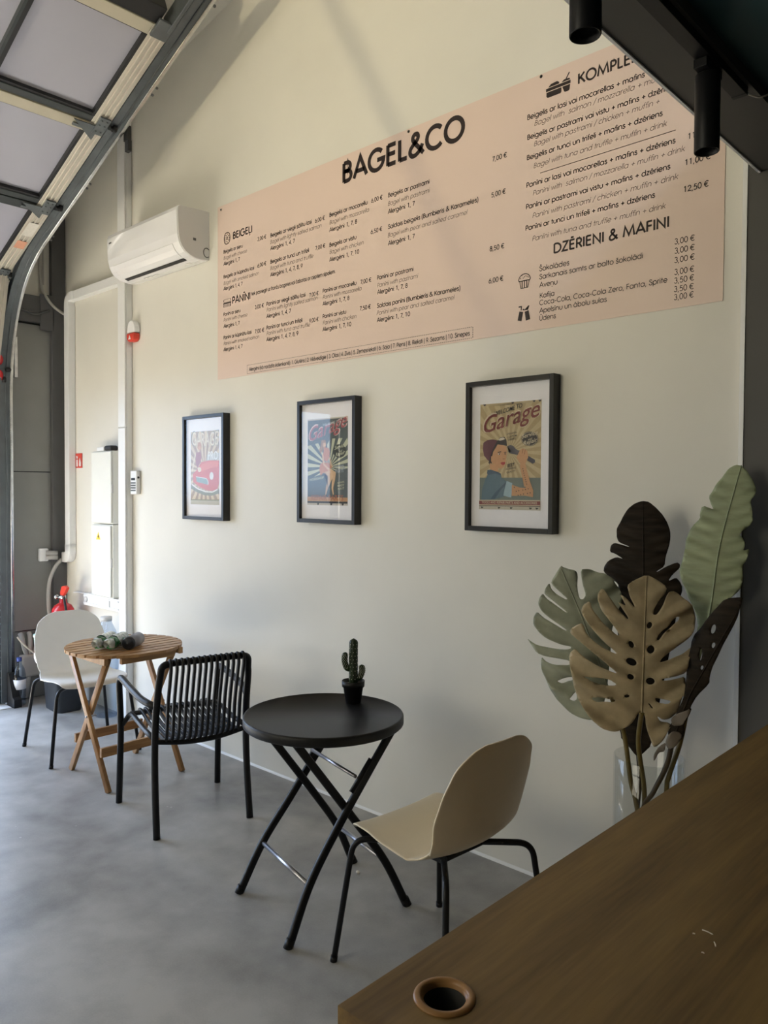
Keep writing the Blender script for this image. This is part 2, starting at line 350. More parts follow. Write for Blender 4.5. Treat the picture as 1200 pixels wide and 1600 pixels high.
# unseen rod added at the fill light to cast the diagonal wall shadow
def rod(a, b, r):
    bm = B(); a, b = Vector(a), Vector(b); tube(bm, [a+(a-b)*0.6, b+(b-a)*0.15], r, 10); return bm
struct('shadow_rod', rod(FILL_POS + (Vector(SH_A)-FILL_POS)*0.2, FILL_POS + (Vector(SH_B)-FILL_POS)*0.2, 0.007), M['steel_dark'])

# ------------------------------------------------------------------ sectional garage door, open under the roof
SL = 0.409                                   # slope of the roof-following track
TZ = lambda x: 3.142 + SL*(x+5.744)
def track_path(dx=0.0, x1=-2.2):
    top = Vector((-5.40, 0, TZ(-5.40))); pts = [Vector((-5.98, 0, 0.02)), Vector((-5.98, 0, 2.25))]
    p0, p1, p2 = Vector((-5.98, 0, 2.25)), Vector((-5.98, 0, 3.02)), top
    for k in range(1, 13):
        t = k/12; pts.append(p0*(1-t)**2 + p1*2*t*(1-t) + p2*t*t)
    pts.append(Vector((x1, 0, TZ(x1)))); return pts
tp = [p + Vector((0, -0.445, 0)) for p in track_path()]
t = thing('door_track', 'galvanised steel channel track of the garage door, rising and bending along the roof', 'track', (-5.98, -0.445, 0.0))
def rel(pts, o): return [Vector(p)-Vector(o) for p in pts]
bm = B()
cprof = [(-.030, .024), (-.030, -.072), (-.020, -.072), (-.020, -.066), (-.025, -.066), (-.025, .018), (.025, .018), (.025, -.072), (.030, -.072), (.030, .024)]
sweep(bm, rel(tp, t.location), cprof, (0, 1, 0), smoothf=False); obj('channel', bm, M['galv_dark'], t)
bm = B(); sweep(bm, rel(tp, t.location), [(a-0.032, b-0.026) for a, b in rrect(0.006, 0.010, 0.002)], (0, 1, 0)); obj('rib', bm, M['galv_dark'], t)
bm = B(); sweep(bm, rel(tp, t.location), [(a-0.034, b+0.010) for a, b in rrect(0.008, 0.022, 0.003)], (0, 1, 0)); obj('edge_strip', bm, M['galv'], t)
bm = B(); prism(bm, [(0.02, 0.0), (0.15, 0.0), (0.15, 0.06), (0.12, 0.075), (0.05, 0.24), (0.02, 0.24)], lambda a, b: (a+.01, -0.035, b), lambda a, b: (a+.01, 0.02, b)); obj('foot_bracket', bm, M['black_pl'], t, 0.004)
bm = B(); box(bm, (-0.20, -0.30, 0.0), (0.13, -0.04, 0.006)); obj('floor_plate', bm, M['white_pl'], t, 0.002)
bm = B(); q = V(-4.33, -0.40, TZ(-4.33)) - Vector(t.location); box(bm, (q.x-.02, q.y-0.01, q.z-.07), (q.x+.02, q.y+.02, q.z+.02)); box(bm, (q.x-.015, q.y-.005, q.z-.13), (q.x+.025, q.y+.02, q.z-.065)); obj('bracket', bm, M['gasket'], t, 0.003)
for x in (-5.32, -5.28, -4.80, -4.76, -4.02, -3.97, -3.42, -3.37):
    q = V(x, -0.418, TZ(x)-0.035) - Vector(t.location); bm = B(); lathe(bm, [(0.0, 0), (.008, 0), (.008, .008), (.004, .012)], tuple(q), 8, axis='Y'); obj('track_bolt', bm, M['steel_dark'], t)
bm = B(); box(bm, (-0.035, 0.05, 2.42), (-0.005, 0.075, 2.72)); obj('fixing_plate', bm, M['galv'], t, 0.003)

door = thing('garage_door', 'open sectional garage door with opal panes, raised along the sloping roof', 'garage door', (-5.98, -1.62, 2.40))
O = Vector(door.location)
ang = math.atan(SL); T = V(math.cos(ang), 0, math.sin(ang)); Nn = V(-math.sin(ang), 0, math.cos(ang))
J = [V(-5.744, 0, TZ(-5.744)), V(-5.03, 0, TZ(-5.03)), V(-4.325, 0, TZ(-4.325)), V(-3.64, 0, TZ(-3.64))]
Y0, Y1 = -0.535, -2.98
def slab(bm, a, b, y0, y1, n0, n1, mi=0, T_=None, N_=None, P=None):
    T_, N_, P = T_ or T, N_ or Nn, P
    c = []
    for s in (a, b):
        for y in (y0, y1):
            for n in (n0, n1):
                q = P + T_*s + N_*n; c.append(bm.verts.new((q.x-O.x, y-O.y, q.z-O.z)))
    for f in ((0, 1, 3, 2), (4, 6, 7, 5), (0, 4, 5, 1), (2, 3, 7, 6), (0, 2, 6, 4), (1, 5, 7, 3)): bm.faces.new([c[i] for i in f]).material_index = mi
def section(P, L, T_, N_, npane=4, first=False, solid=False):
    kw = dict(T_=T_, N_=N_, P=P)
    bm = B()
    rd = 0.052
    slab(bm, 0.004, 0.050, Y1, Y0-0.10, -rd, 0.012, 0, **kw); slab(bm, L-0.075, L-0.004, Y1, Y0-0.10, -rd, 0.012, 1, **kw)
    sec = obj('door_section', bm, [M['frame_dark'], M['frame_dark'] if solid else M['rail']], door, 0.004)
    bm = B()
    for y0, y1 in ((Y0, Y0-0.10), (Y1+0.10, Y1)):
        slab(bm, 0.002, L-0.002, y1, y0, -0.052, 0.012, 0, **kw)
        for k in range(3): slab(bm, 0.004, L-0.004, y1+0.018+0.027*k, y1+0.028+0.027*k, -0.060, -0.050, 0, **kw)
    obj('edge_stile', bm, M['alu'], sec, 0.002)
    w = (Y0-0.10 - (Y1+0.10))/npane
    for k in range(npane):
        ya = Y0-0.10-w*k; yb = ya-w
        bm = B(); slab(bm, 0.050, L-0.075, yb+0.02, ya-0.012, -0.022, -0.016, 0, **kw); obj('pane', bm, M['pane'], sec)
        bm = B()
        slab(bm, 0.050, L-0.075, ya-0.014, ya, -0.052, -0.010, 0, **kw); slab(bm, 0.050, L-0.075, yb, yb+0.022, -0.052, -0.010, 0, **kw)
        slab(bm, 0.050, 0.064, yb, ya, -0.046, -0.010, 0, **kw); slab(bm, L-0.085, L-0.073, yb, ya, -0.040, -0.010, 0, **kw)
        obj('mullion', bm, M['frame_dark'] if k else M['gasket'], sec)
    bm = B()     # hinge and roller at the low end of the section
    slab(bm, -0.055, 0.075, Y0-0.075, Y0-0.012, -0.072, -0.060, 0, **kw); slab(bm, -0.02, 0.02, Y0-0.012, Y0+0.012, -0.082, -0.03, 0, **kw)
    slab(bm, -0.05, -0.03, Y0-0.19, Y0-0.06, -0.066, -0.056, 0, **kw)
    for s in (-0.03, 0.02, 0.055):
        for y in (Y0-0.06, Y0-0.03):
            q = P + T_*s - N_*0.074; ball(bm, (q.x-O.x, y-O.y, q.z-O.z), 0.006, 6)
    A_ = [bm.verts.new((q.x-O.x, y-O.y, q.z-O.z)) for s, y in ((0.0, Y0-0.20), (0.0, Y0-0.05), (-0.11, Y0-0.05)) for q in [P+T_*s-N_*0.062]]; C_ = [bm.verts.new((q.x-O.x, y-O.y, q.z-O.z)) for s, y in ((0.0, Y0-0.20), (0.0, Y0-0.05), (-0.11, Y0-0.05)) for q in [P+T_*s-N_*0.068]]
    bm.faces.new(A_); bm.faces.new(C_[::-1])
    for i in range(3): bm.faces.new((A_[i], C_[i], C_[(i+1) % 3], A_[(i+1) % 3]))
    obj('hinge', bm, M['galv_dark'], sec, 0.002)
    bm = B(); q = P - N_*0.035; lathe(bm, [(0.0, Y0-0.02-O.y), (.007, Y0-0.02-O.y), (.007, Y0+.035-O.y), (.022, Y0+.035-O.y), (.022, Y0+.058-O.y), (0.0, Y0+.058-O.y)], (q.x-O.x, 0, q.z-O.z), 14, axis='Y'); obj('roller', bm, M['black_pl'], sec)
    return sec
# lowest section stands in the bend of the track, its foot just above the opening
pb = V(-5.975, 0, 2.40); d0 = (J[0]-pb); L0 = d0.length; d0.normalize(); n0 = V(-d0.z, 0, d0.x)
secs = [section(pb, L0, d0, n0, solid=True)]
for k in range(3): secs.append(section(J[k], (J[k+1]-J[k]).length, T, Nn, solid=(k == 0)))
# stickers on the side stile of the second section
bm = B(); slab(bm, 0.46, 0.60, Y0-0.085, Y0-0.02, -0.0615, -0.0605, 0, P=J[0]); slab(bm, 0.32, 0.40, Y0-0.085, Y0-0.02, -0.0615, -0.0605, 1, P=J[0]); obj('sticker', bm, [M['yellowish'], M['orange_st']], secs[1])
# top seal, spring bumper of the top edge
bm = B(); slab(bm, 0.0, 0.10, Y1, Y0-0.08, -0.050, 0.02, 0, P=J[3]); slab(bm, 0.10, 0.17, Y1, Y0-0.22, -0.01, 0.05, 0, P=J[3]); obj('top_seal', bm, M['gasket'], door, 0.004)
bm = B(); slab(bm, -0.06, 0.05, Y0-0.10, Y0-0.01, -0.075, -0.06, 0, P=J[3]); slab(bm, 0.0, 0.30, Y0-0.035, Y0-0.015, -0.08, 0.02, 0, P=J[3]); obj('top_bracket', bm, M['galv_dark'], door, 0.003)
bm = B(); pts = []
for k in range(90):
    s = 0.24 + 0.26*k/89; a = 2*PI*11*k/89; q = J[3] + T*s + Nn*(-0.045+0.022*math.cos(a)); pts.append((q.x-O.x, Y0+0.012+0.022*math.sin(a)-O.y, q.z-O.z))
tube(bm, pts, 0.004, 6); obj('bumper_spring', bm, M['galv'], door)
for dz in (0.13, 0.015):
    bm = B(); ball(bm, (0.045, Y0+0.005-O.y, dz), 0.045, 14, 0, (0.6, 0.8, 1)); obj('red_handle', bm, M['red'], door)
bm = B(); ball(bm, (0.06, Y0+0.07-O.y, 0.06), 0.022, 10, 0, (1, 1, 0.8)); obj('bottom_roller', bm, M['black_pl'], door)
# perforated jamb beside the opening
bm = B(); box(bm, (-6.03, -0.62, 0.0), (-6.0, -0.475, 2.38))
for k in range(46):
    for y in (-0.50, -0.53, -0.56): lathe(bm, [(0.007, 0.0), (0.004, 0.004), (0.0, 0.005)], (-6.0, y, 0.10+0.05*k + (0.025 if y == -0.53 else 0)), 6, mi=1, axis='X')
struct('door_1', bm, [M['jamb'], mat('pale_blue_dots', (0.10, 0.15, 0.19), 0.5, noise=0.05)])

# ------------------------------------------------------------------ wall services in the far corner
def duct(name, label, parts, cat='cable duct'):
    t = thing(name, label, cat, parts[0][1]); o = Vector(parts[0][1])
    for nm, lo, hi in parts:
        bm = B(); box(bm, [a-b for a, b in zip(lo, o)], [a-b for a, b in zip(hi, o)]); obj(nm, bm, M['white_pl'], t, 0.004)
    return t
duct('cable_duct', 'wide white plastic cable duct running from floor to roof past the air conditioner', [('duct_base', (-5.083, -0.045, 0.0), (-4.987, -0.001, 4.6)), ('duct_cover', (-5.083, -0.058, 0.0), (-4.987, -0.046, 2.02)), ('duct_cover', (-5.083, -0.058, 2.024), (-4.987, -0.046, 4.6))])
t = thing('cable_duct', 'narrow white cable duct in the far corner with a bend at top and foot', 'cable duct', (-5.91, 0, 1.05))
o = Vector(t.location)
bm = B(); box(bm, (0, -0.056, 0.06), (0.075, -0.001, 1.94)); obj('duct_cover', bm, M['white_pl'], t, 0.004)
bm = B(); sweep(bm, fillet([(0.0375, -0.03, 1.85), (0.0375, -0.03, 2.00), (0.15, -0.03, 2.00)], 0.07, 8), rrect(0.066, 0.056, 0.006), (0, 1, 0)); obj('top_elbow', bm, M['white_pl'], t)
bm = B(); box(bm, (0.13, -0.056, 1.965), (0.826, -0.001, 2.030)); obj('duct_cover', bm, M['white_pl'], t, 0.004)
bm = B(); sweep(bm, fillet([(0.0375, -0.03, 0.12), (0.0375, -0.03, 0.02), (-0.055, -0.03, 0.02)], 0.06, 8), rrect(0.078, 0.056, 0.006), (0, 1, 0)); obj('bottom_elbow', bm, M['white_pl'], t)

t = thing('conduit_box', 'small white wall box with open dark conduits beside the steel corner column', 'conduit box', (-6.03, -0.185, 1.04))
bm = B(); box(bm, (0.0, -0.03, 0.0), (0.03, 0.045, 0.10)); obj('box_frame', bm, M['white_pl'], t, 0.01)
bm = B(); tube(bm, [(0.03, 0.02, 0.065), (0.055, 0.10, 0.060)], 0.018); tube(bm, [(0.03, 0.02, 0.03), (0.055, 0.10, 0.028)], 0.018); obj('conduit', bm, M['grey_pipe'], t)
bm = B(); tube(bm, smooth([(0.06, 0.13, 0.01), (0.065, 0.08, -0.04), (0.055, 0.035, -0.16), (0.05, 0.03, -0.34), (0.05, 0.06, -0.60), (0.055, 0.075, -0.9)]), 0.014); tag(obj('flexible_hose', bm, M['grey_pipe'], None, loc=(-6.03, -0.185, 1.04)), 'grey flexible hose hanging from the duct bend down the corner column', 'hose')

bm = B(); tube(bm, smooth([(-5.99, -0.42, 2.98), (-5.98, -0.34, 2.93), (-5.975, -0.24, 2.91), (-5.97, -0.14, 2.95)]), 0.008); tag(obj('cable', bm, M['steel_dark']), 'dark cable sagging beside the garage door bend', 'cable')
bm = B(); tube(bm, smooth([(-6.02, -0.185, 4.0), (-6.02, -0.188, 3.4), (-6.015, -0.18, 3.14), (-5.98, -0.15, 3.04), (-5.975, -0.10, 2.985), (-5.97, -0.03, 2.945), (-5.925, -0.03, 2.94)]), 0.011); tube(bm, [(-6.02, -0.165, 4.0), (-6.02, -0.165, 3.15)], 0.008); tag(obj('cable', bm, M['cable']), 'pale pair of cables running down to the steel beam in the corner', 'cable')

def cabinet(name, label, z0, z1, door_inset, warn):
    t = thing(name, label, 'electrical cabinet', (-5.305, 0, z0)); h = z1-z0
    bm = B(); box(bm, (-0.147, -0.058, 0.0), (0.147, -0.002, h)); obj('body', bm, M['cab'], t, 0.004)
    bm = B(); box(bm, (-0.145, -0.072, 0.006), (0.145-door_inset, -0.060, h-0.006)); d = obj('door', bm, M['cab'], t, 0.004)
    bm = B(); box(bm, (0.142-door_inset, -0.069, h*0.42), (0.152-door_inset, -0.055, h*0.54)); obj('latch', bm, M['ac_grey'], d, 0.002)
    if warn:
        bm = B(); prism(bm, [(-0.032, 0), (0.032, 0), (0, 0.055)], lambda a, b: (a-0.04, -0.0735, b+h-0.11), lambda a, b: (a-0.04, -0.0722, b+h-0.11))
        prism(bm, [(0.004, 0.010), (0.008, 0.022), (0.001, 0.022), (0.005, 0.040), (-0.007, 0.020), (0, 0.021)], lambda a, b: (a-0.04, -0.0739, b+h-0.11), lambda a, b: (a-0.04, -0.0736, b+h-0.11), 1)
        obj('warning_sticker', bm, [M['yellow'], M['slot']], d)
    return t
cabinet('electrical_cabinet', 'upper cream electrical cabinet with a plain door on the wall left of the wide duct', 1.350, 1.868, 0.0, False)
cabinet('electrical_cabinet', 'lower cream electrical cabinet whose door carries a yellow warning triangle', 0.826, 1.344, 0.012, True)
t = thing('router', 'small white and black device lying on top of the upper electrical cabinet', 'router', (-5.27, -0.04, 1.868))
bm = B(); box(bm, (-0.10, -0.028, 0), (0.0, 0.025, 0.028)); obj('white_case', bm, M['white_pl'], t, 0.004)
bm = B(); box(bm, (0.005, -0.03, 0.0), (0.105, 0.03, 0.036)); obj('black_case', bm, M['slot'], t, 0.012)
t = thing('wall_trunking', 'short white trunking with a round socket and a cover plate under the electrical cabinets', 'trunking', (-5.62, 0, 0.735))
bm = B(); box(bm, (0, -0.05, 0), (0.53, -0.002, 0.088)); obj('body', bm, M['white_pl'], t, 0.003)
bm = B(); box(bm, (0.005, -0.056, 0.012), (0.525, -0.051, 0.022)); box(bm, (0.005, -0.056, 0.066), (0.525, -0.051, 0.076)); obj('rib', bm, M['white_pl'], t)
bm = B(); lathe(bm, [(0.0, -0.051), (0.022, -0.051), (0.022, -0.056), (0.015, -0.056), (0.013, -0.053), (0, -0.053)], (0.04, 0, 0.045), 18, axis='Y'); obj('socket', bm, M['ac_grey'], t)
bm = B(); box(bm, (0.26, -0.058, 0.02), (0.40, -0.0505, 0.078)); obj('cover_plate', bm, M['white_pl'], t, 0.002)
bm = B(); tube(bm, smooth([(-5.86, -0.012, 0.80), (-5.78, -0.012, 0.808), (-5.70, -0.012, 0.81), (-5.62, -0.012, 0.815)]), 0.006); tag(obj('cable', bm, M['white_pl']), 'thin white cable joining the trunking behind the extinguisher', 'cable')

t = thing('fire_sign', 'small red fire extinguisher sign on the wall beside the narrow duct', 'sign', (-5.788, 0, 1.756))
bm = B(); box(bm, (-0.052, -0.004, 0), (0.058, -0.001, 0.11)); obj('plate', bm, M['red_pl'], t)
bm = B()
prism(bm, rrect(0.022, 0.055, 0.008), lambda a, b: (a-0.022, -0.0052, b+0.038), lambda a, b: (a-0.022, -0.0044, b+0.038)); prism(bm, [(-0.03, 0.072), (-0.012, 0.072), (-0.012, 0.088), (-0.034, 0.094)], lambda a, b: (a, -0.0052, b), lambda a, b: (a, -0.0044, b))
prism(bm, [(0.012, 0.012), (0.040, 0.012), (0.042, 0.04), (0.034, 0.058), (0.030, 0.045), (0.024, 0.078), (0.012, 0.055), (0.016, 0.04), (0.008, 0.03)], lambda a, b: (a, -0.0052, b), lambda a, b: (a, -0.0044, b)); obj('pictogram', bm, M['white_pl'], t)

t = thing('alarm_siren', 'white wall siren with a red flashing lens right of the wide duct', 'alarm siren', (-4.93, 0, 2.60))
bm = B(); prism(bm, [(-.052, .06), (.052, .06), (.048, .10), (.03, .135), (0, .145), (-.03, .135), (-.048, .10)], lambda a, b: (a, -.045, b), lambda a, b: (a, -0.001, b)); obj('housing', bm, M['white_pl'], t, 0.008)
bm = B(); prism(bm, [(-.05, .058), (.05, .058), (.045, .015), (.02, 0), (-.02, 0), (-.045, .015)], lambda a, b: (a, -.052, b), lambda a, b: (a, -0.001, b)); obj('red_lens', bm, M['red_pl'], t, 0.01)
bm = B(); prism(bm, [(-.016, .014), (.016, .014), (0, .042)], lambda a, b: (a, -.0545, b), lambda a, b: (a, -0.0525, b)); obj('warning_mark', bm, M['white_pl'], t)

t = thing('alarm_keypad', 'white alarm keypad with four rows of dark buttons on the wall', 'keypad', (-4.925, 0, 1.562))
bm = B(); box(bm, (-0.042, -0.032, 0), (0.042, -0.001, 0.162)); obj('body', bm, M['white_pl'], t, 0.006)
bm = B(); box(bm, (-0.024, -0.0345, 0.096), (0.024, -0.0325, 0.112)); obj('display', bm, M['slot'], t)
for r_ in range(4):
    for c_ in range(3):
        bm = B(); box(bm, (-0.031+0.022*c_, -0.0345, 0.022+0.017*r_), (-0.013+0.022*c_, -0.0325, 0.032+0.017*r_)); obj('button', bm, M['steel_dark'], t)
bm = B(); lathe(bm, [(0, 0.0425), (0.008, 0.0425), (0.008, 0.044), (0, 0.044)], (0, -0.018, 0.115), 10, axis='X'); obj('side_sensor', bm, M['slot'], t)

# air conditioner
t = thing('air_conditioner', 'white split air conditioner unit mounted high on the wall', 'air conditioner', (-4.492, 0, 2.98))
prof = [(0.0, 0.301), (-0.10, 0.297), (-0.205, 0.290), (-0.215, 0.284), (-0.222, 0.262), (-0.2205, 0.19), (-0.217, 0.125), (-0.207, 0.080), (-0.190, 0.050), (-0.168, 0.027), (-0.135, 0.011), (-0.10, 0.003), (-0.06, 0.0), (-0.002, 0.008)]
bm = B(); prism(bm, prof, lambda a, b: (-0.420, a, b), lambda a, b: (0.412, a, b)); obj('body', bm, M['ac_white'], t, 0.003)
bm = B(); prism(bm, [(a*0.985, b*0.985+0.002) for a, b in prof], lambda a, b: (0.4125, a, b), lambda a, b: (0.422, a, b)); c = obj('end_cap', bm, M['ac_grey'], t, 0.003)
bm = B(); box(bm, (0.4222, -0.115, 0.105), (0.4235, -0.095, 0.12)); obj('end_badge', bm, M['steel_dark'], c); bm = B(); tube(bm, [(0.423, -0.02-0.022*math.cos(a*PI/8), 0.05+0.028*math.sin(a*PI/8)) for a in range(-6, 7)], 0.0025, 6); obj('screw_cover', bm, M['steel_dark'], c)
lou = prof[6:10]
bm = B(); prism(bm, [(a-0.004, b-0.002) for a, b in prof[7:11]] + [(a-0.0005, b+0.001) for a, b in prof[7:11]][::-1], lambda a, b: (-0.36, a, b), lambda a, b: (0.345, a, b)); obj('louvre', bm, M['ac_white'], t, 0.002)
bm = B(); prism(bm, [(-0.131, 0.006), (-0.108, 0.000), (-0.108, 0.008), (-0.131, 0.014)], lambda a, b: (-0.355, a, b), lambda a, b: (0.342, a, b)); obj('outlet_slot', bm, M['slot'], t)
bm = B(); box(bm, (-0.395, -0.2235, 0.225), (-0.365, -0.2205, 0.234)); obj('badge', bm, M['steel_dark'], t)
for x, w in ((-0.21, 0.03), (-0.165, 0.03), (-0.11, 0.06), (0.27, 0.05)):
    bm = B(); box(bm, (x, -0.075, -0.002), (x+w, -0.06, 0.003)); obj('underside_label', bm, M['ac_grey'], t)

# ------------------------------------------------------------------ menu board
def text_mesh(s, x0, x1, z, style, y, ratio=None):
    """flat letters lying in the plane y, from x0 to x1 on the baseline z"""
    cu = bpy.data.curves.new('t', 'FONT'); cu.body = s; cu.size = 1.0; cu.resolution_u = 3
    cu.offset = {'T': 0.008, 'H': 0.008, 'b': 0.011, 'n': 0.006, 'i': -0.004}.get(style, 0.0)
    cu.shear = 0.22 if style == 'i' else 0.0
    o = bpy.data.objects.new('t', cu); COL.objects.link(o)
    dg = bpy.context.evaluated_depsgraph_get(); me = bpy.data.meshes.new_from_object(o.evaluated_get(dg))
    bpy.data.objects.remove(o); bpy.data.curves.remove(cu)
    xs = [v.co.x for v in me.vertices]; a, b = min(xs), max(xs); k = (x1-x0)/(b-a); kz = k*(ratio or 1.0)
    for v in me.vertices: v.co = Vector((x0+(v.co.x-a)*k, y, z+v.co.y*kz))
    return me
def add_me(bm, me, mi=0):
    n = len(bm.faces); bm.from_mesh(me); bm.faces.ensure_lookup_table()
    for f in bm.faces[n:]: f.material_index = mi
    bpy.data.meshes.remove(me)
# geometric stroke lettering (round bowls, single-storey a) drawn as flat ribbons
def arc_(cx, cy, rx, ry, a0, a1, n=0):
    n = n or max(6, int(abs(a1-a0)/14))
    return [(cx+rx*math.cos(math.radians(a0+(a1-a0)*i/n)), cy+ry*math.sin(math.radians(a0+(a1-a0)*i/n))) for i in range(n+1)]
def sm_(p): return [(q.x, q.y) for q in smooth([(a, b, 0) for a, b in p], 5)]
_c = lambda x, r=.23, y=.27: arc_(x, y, r, r, 0, 360, 26)
_mac = lambda x, y=.645: [(x-.11, y), (x+.11, y)]
_car = lambda x, y=.62: [(x-.10, y+.10), (x, y), (x+.10, y+.10)]
_com = lambda x: [(x+.02, -.07), (x-.02, -.18)]
_dot = lambda x, y: [(x-.002, y-.045), (x-.002, y+.045)]
GL = {
 'a': ([_c(.28), [(.51, .50), (.51, .04)]], .61), 'b': ([_c(.29), [(.06, .04), (.06, .74)]], .58), 'c': ([arc_(.28, .27, .23, .23, 45, 315)], .50),
 'd': ([_c(.28), [(.51, .04), (.51, .74)]], .61), 'e': ([[(.05, .265), (.505, .265)], arc_(.28, .27, .23, .23, 0, 318)], .56), 'f': ([[(.14, .04), (.14, .58)] + arc_(.27, .58, .13, .14, 170, 75), [(.03, .48), (.26, .48)]], .29),
 'g': ([_c(.28), [(.51, .50), (.51, -.02)] + arc_(.28, -.02, .23, .15, -10, -155)], .61), 'h': ([[(.06, .04), (.06, .74)], arc_(.26, .30, .20, .20, 180, 0) + [(.46, .04)]], .54),
 'i': ([[(.06, .04), (.06, .50)], _dot(.06, .65)], .15), 'ī': ([[(.08, .04), (.08, .50)], _mac(.08)], .18), 'j': ([[(.08, .50), (.08, -.08), (.02, -.15)], _dot(.08, .65)], .17),
 'k': ([[(.06, .04), (.06, .74)], [(.40, .50), (.08, .25)], [(.18, .33), (.43, .04)]], .46), 'l': ([[(.06, .04), (.06, .74)]], .15),
 'm': ([[(.06, .04), (.06, .50)], arc_(.23, .33, .17, .17, 180, 0) + [(.40, .04)], arc_(.57, .33, .17, .17, 180, 0) + [(.74, .04)]], .82), 'n': ([[(.06, .04), (.06, .50)], arc_(.26, .30, .20, .20, 180, 0) + [(.46, .04)]], .54),
 'o': ([_c(.28)], .57), 'p': ([_c(.29), [(.06, .50), (.06, -.17)]], .58), 'r': ([[(.06, .04), (.06, .50)], arc_(.22, .34, .16, .16, 180, 65)], .31),
 's': ([sm_([(.32, .41), (.26, .485), (.18, .50), (.09, .46), (.085, .37), (.15, .30), (.24, .265), (.325, .20), (.32, .10), (.24, .045), (.15, .045), (.08, .08), (.045, .14)])], .39),
 't': ([[(.13, .04), (.13, .68)], [(.02, .48), (.25, .48)]], .28), 'u': ([[(.06, .50)] + arc_(.26, .24, .20, .20, 180, 360) + [(.46, .50)]], .53), 'v': ([[(.02, .50), (.21, .05), (.40, .50)]], .43),
 'w': ([[(.02, .50), (.17, .05), (.32, .46), (.47, .05), (.62, .50)]], .65), 'y': ([[(.02, .50), (.22, .06)], [(.41, .50), (.14, -.17)]], .43), 'z': ([[(.04, .475), (.37, .475), (.04, .065), (.39, .065)]], .43),
 'A': ([[(.03, .04), (.33, .70), (.63, .04)], [(.13, .25), (.53, .25)]], .66), 'B': ([[(.08, .04), (.08, .68)], [(.08, .67), (.24, .67)] + arc_(.24, .53, .15, .14, 90, -90) + [(.08, .39)], [(.08, .39), (.26, .39)] + arc_(.26, .225, .17, .165, 90, -90) + [(.08, .06)]], .50),
 'C': ([arc_(.38, .37, .33, .33, 42, 318)], .70), 'D': ([[(.08, .04), (.08, .68)], [(.08, .67), (.25, .67)] + arc_(.25, .365, .33, .305, 90, -90) + [(.08, .06)]], .64), 'E': ([[(.08, .04), (.08, .70)], [(.08, .67), (.42, .67)], [(.08, .39), (.40, .39)], [(.08, .065), (.42, .065)]], .48),
 'F': ([[(.08, .04), (.08, .70)], [(.08, .67), (.40, .67)], [(.08, .39), (.38, .39)]], .44), 'G': ([arc_(.38, .37, .33, .33, 42, 358) + [(.42, .355)]], .78), 'I': ([[(.08, .04), (.08, .70)]], .17),
 'K': ([[(.08, .04), (.08, .70)], [(.48, .70), (.10, .34)], [(.20, .43), (.53, .04)]], .55), 'L': ([[(.08, .04), (.08, .70)], [(.08, .065), (.39, .065)]], .42), 'M': ([[(.05, .04), (.15, .68), (.42, .12), (.69, .68), (.79, .04)]], .85),
 'N': ([[(.08, .04), (.08, .66), (.56, .08), (.56, .70)]], .66), 'O': ([_c(.39, .335, .37)], .79), 'P': ([[(.08, .04), (.08, .68)], [(.08, .67), (.25, .67)] + arc_(.25, .50, .17, .17, 90, -90) + [(.08, .33)]], .47),
 'R': ([[(.08, .04), (.08, .68)], [(.08, .67), (.25, .67)] + arc_(.25, .505, .165, .165, 90, -90) + [(.08, .34)], [(.25, .34), (.46, .04)]], .50),
 'S': ([sm_([(.40, .57), (.34, .66), (.25, .70), (.15, .67), (.095, .59), (.11, .50), (.19, .43), (.30, .375), (.40, .30), (.42, .19), (.36, .08), (.25, .04), (.14, .07), (.07, .15), (.05, .21)])], .48),
 'T': ([[(.02, .67), (.44, .67)], [(.23, .04), (.23, .67)]], .46), 'U': ([[(.08, .70)] + arc_(.29, .26, .21, .22, 180, 360) + [(.50, .70)]], .59), 'V': ([[(.02, .70), (.27, .05), (.52, .70)]], .55), 'Z': ([[(.05, .67), (.45, .67), (.05, .065), (.47, .065)]], .52),
 '&': ([sm_([(.62, .04), (.44, .24), (.22, .48), (.18, .60), (.25, .69), (.36, .68), (.40, .58), (.34, .48), (.20, .38), (.09, .27), (.07, .15), (.15, .05), (.28, .04), (.42, .11), (.52, .22), (.58, .33)])], .67),
 '0': ([arc_(.26, .37, .20, .33, 0, 360, 28)], .52), '1': ([[(.10, .60), (.26, .68), (.26, .04)]], .52), '2': ([arc_(.25, .51, .18, .19, 175, -30) + [(.07, .065), (.46, .065)]], .52), '3': ([arc_(.25, .54, .15, .155, 160, -90), arc_(.25, .215, .185, .175, 90, -160)], .52),
 '4': ([[(.37, .04), (.37, .68), (.05, .21), (.48, .21)]], .52), '5': ([[(.43, .67), (.17, .67), (.12, .40)] + arc_(.25, .24, .20, .20, 125, -150)], .52), '6': ([_c(.26, .20, .24), [(.09, .34), (.33, .70)]], .52), '7': ([[(.06, .67), (.45, .67), (.18, .04)]], .52),
 '8': ([_c(.26, .15, .54), _c(.26, .18, .22)], .52), '9': ([_c(.26, .20, .50), [(.43, .40), (.19, .04)]], .52), '€': ([arc_(.36, .37, .28, .33, 48, 312), [(.0, .44), (.44, .44)], [(.0, .30), (.42, .30)]], .60),
 ',': ([[(.09, .09), (.04, -.10)]], .20), '.': ([_dot(.08, .09)], .18), ':': ([_dot(.08, .09), _dot(.08, .42)], .18), '+': ([[(.06, .32), (.50, .32)], [(.28, .10), (.28, .54)]], .56), '/': ([[(.02, -.04), (.30, .74)]], .33), '-': ([[(.05, .27), (.28, .27)]], .33),
 '(': ([arc_(.34, .30, .28, .52, 122, 238)], .26), ')': ([arc_(-.08, .30, .28, .52, 58, -58)], .26), '|': ([[(.08, -.14), (.08, .74)]], .18), ' ': ([], .26)}
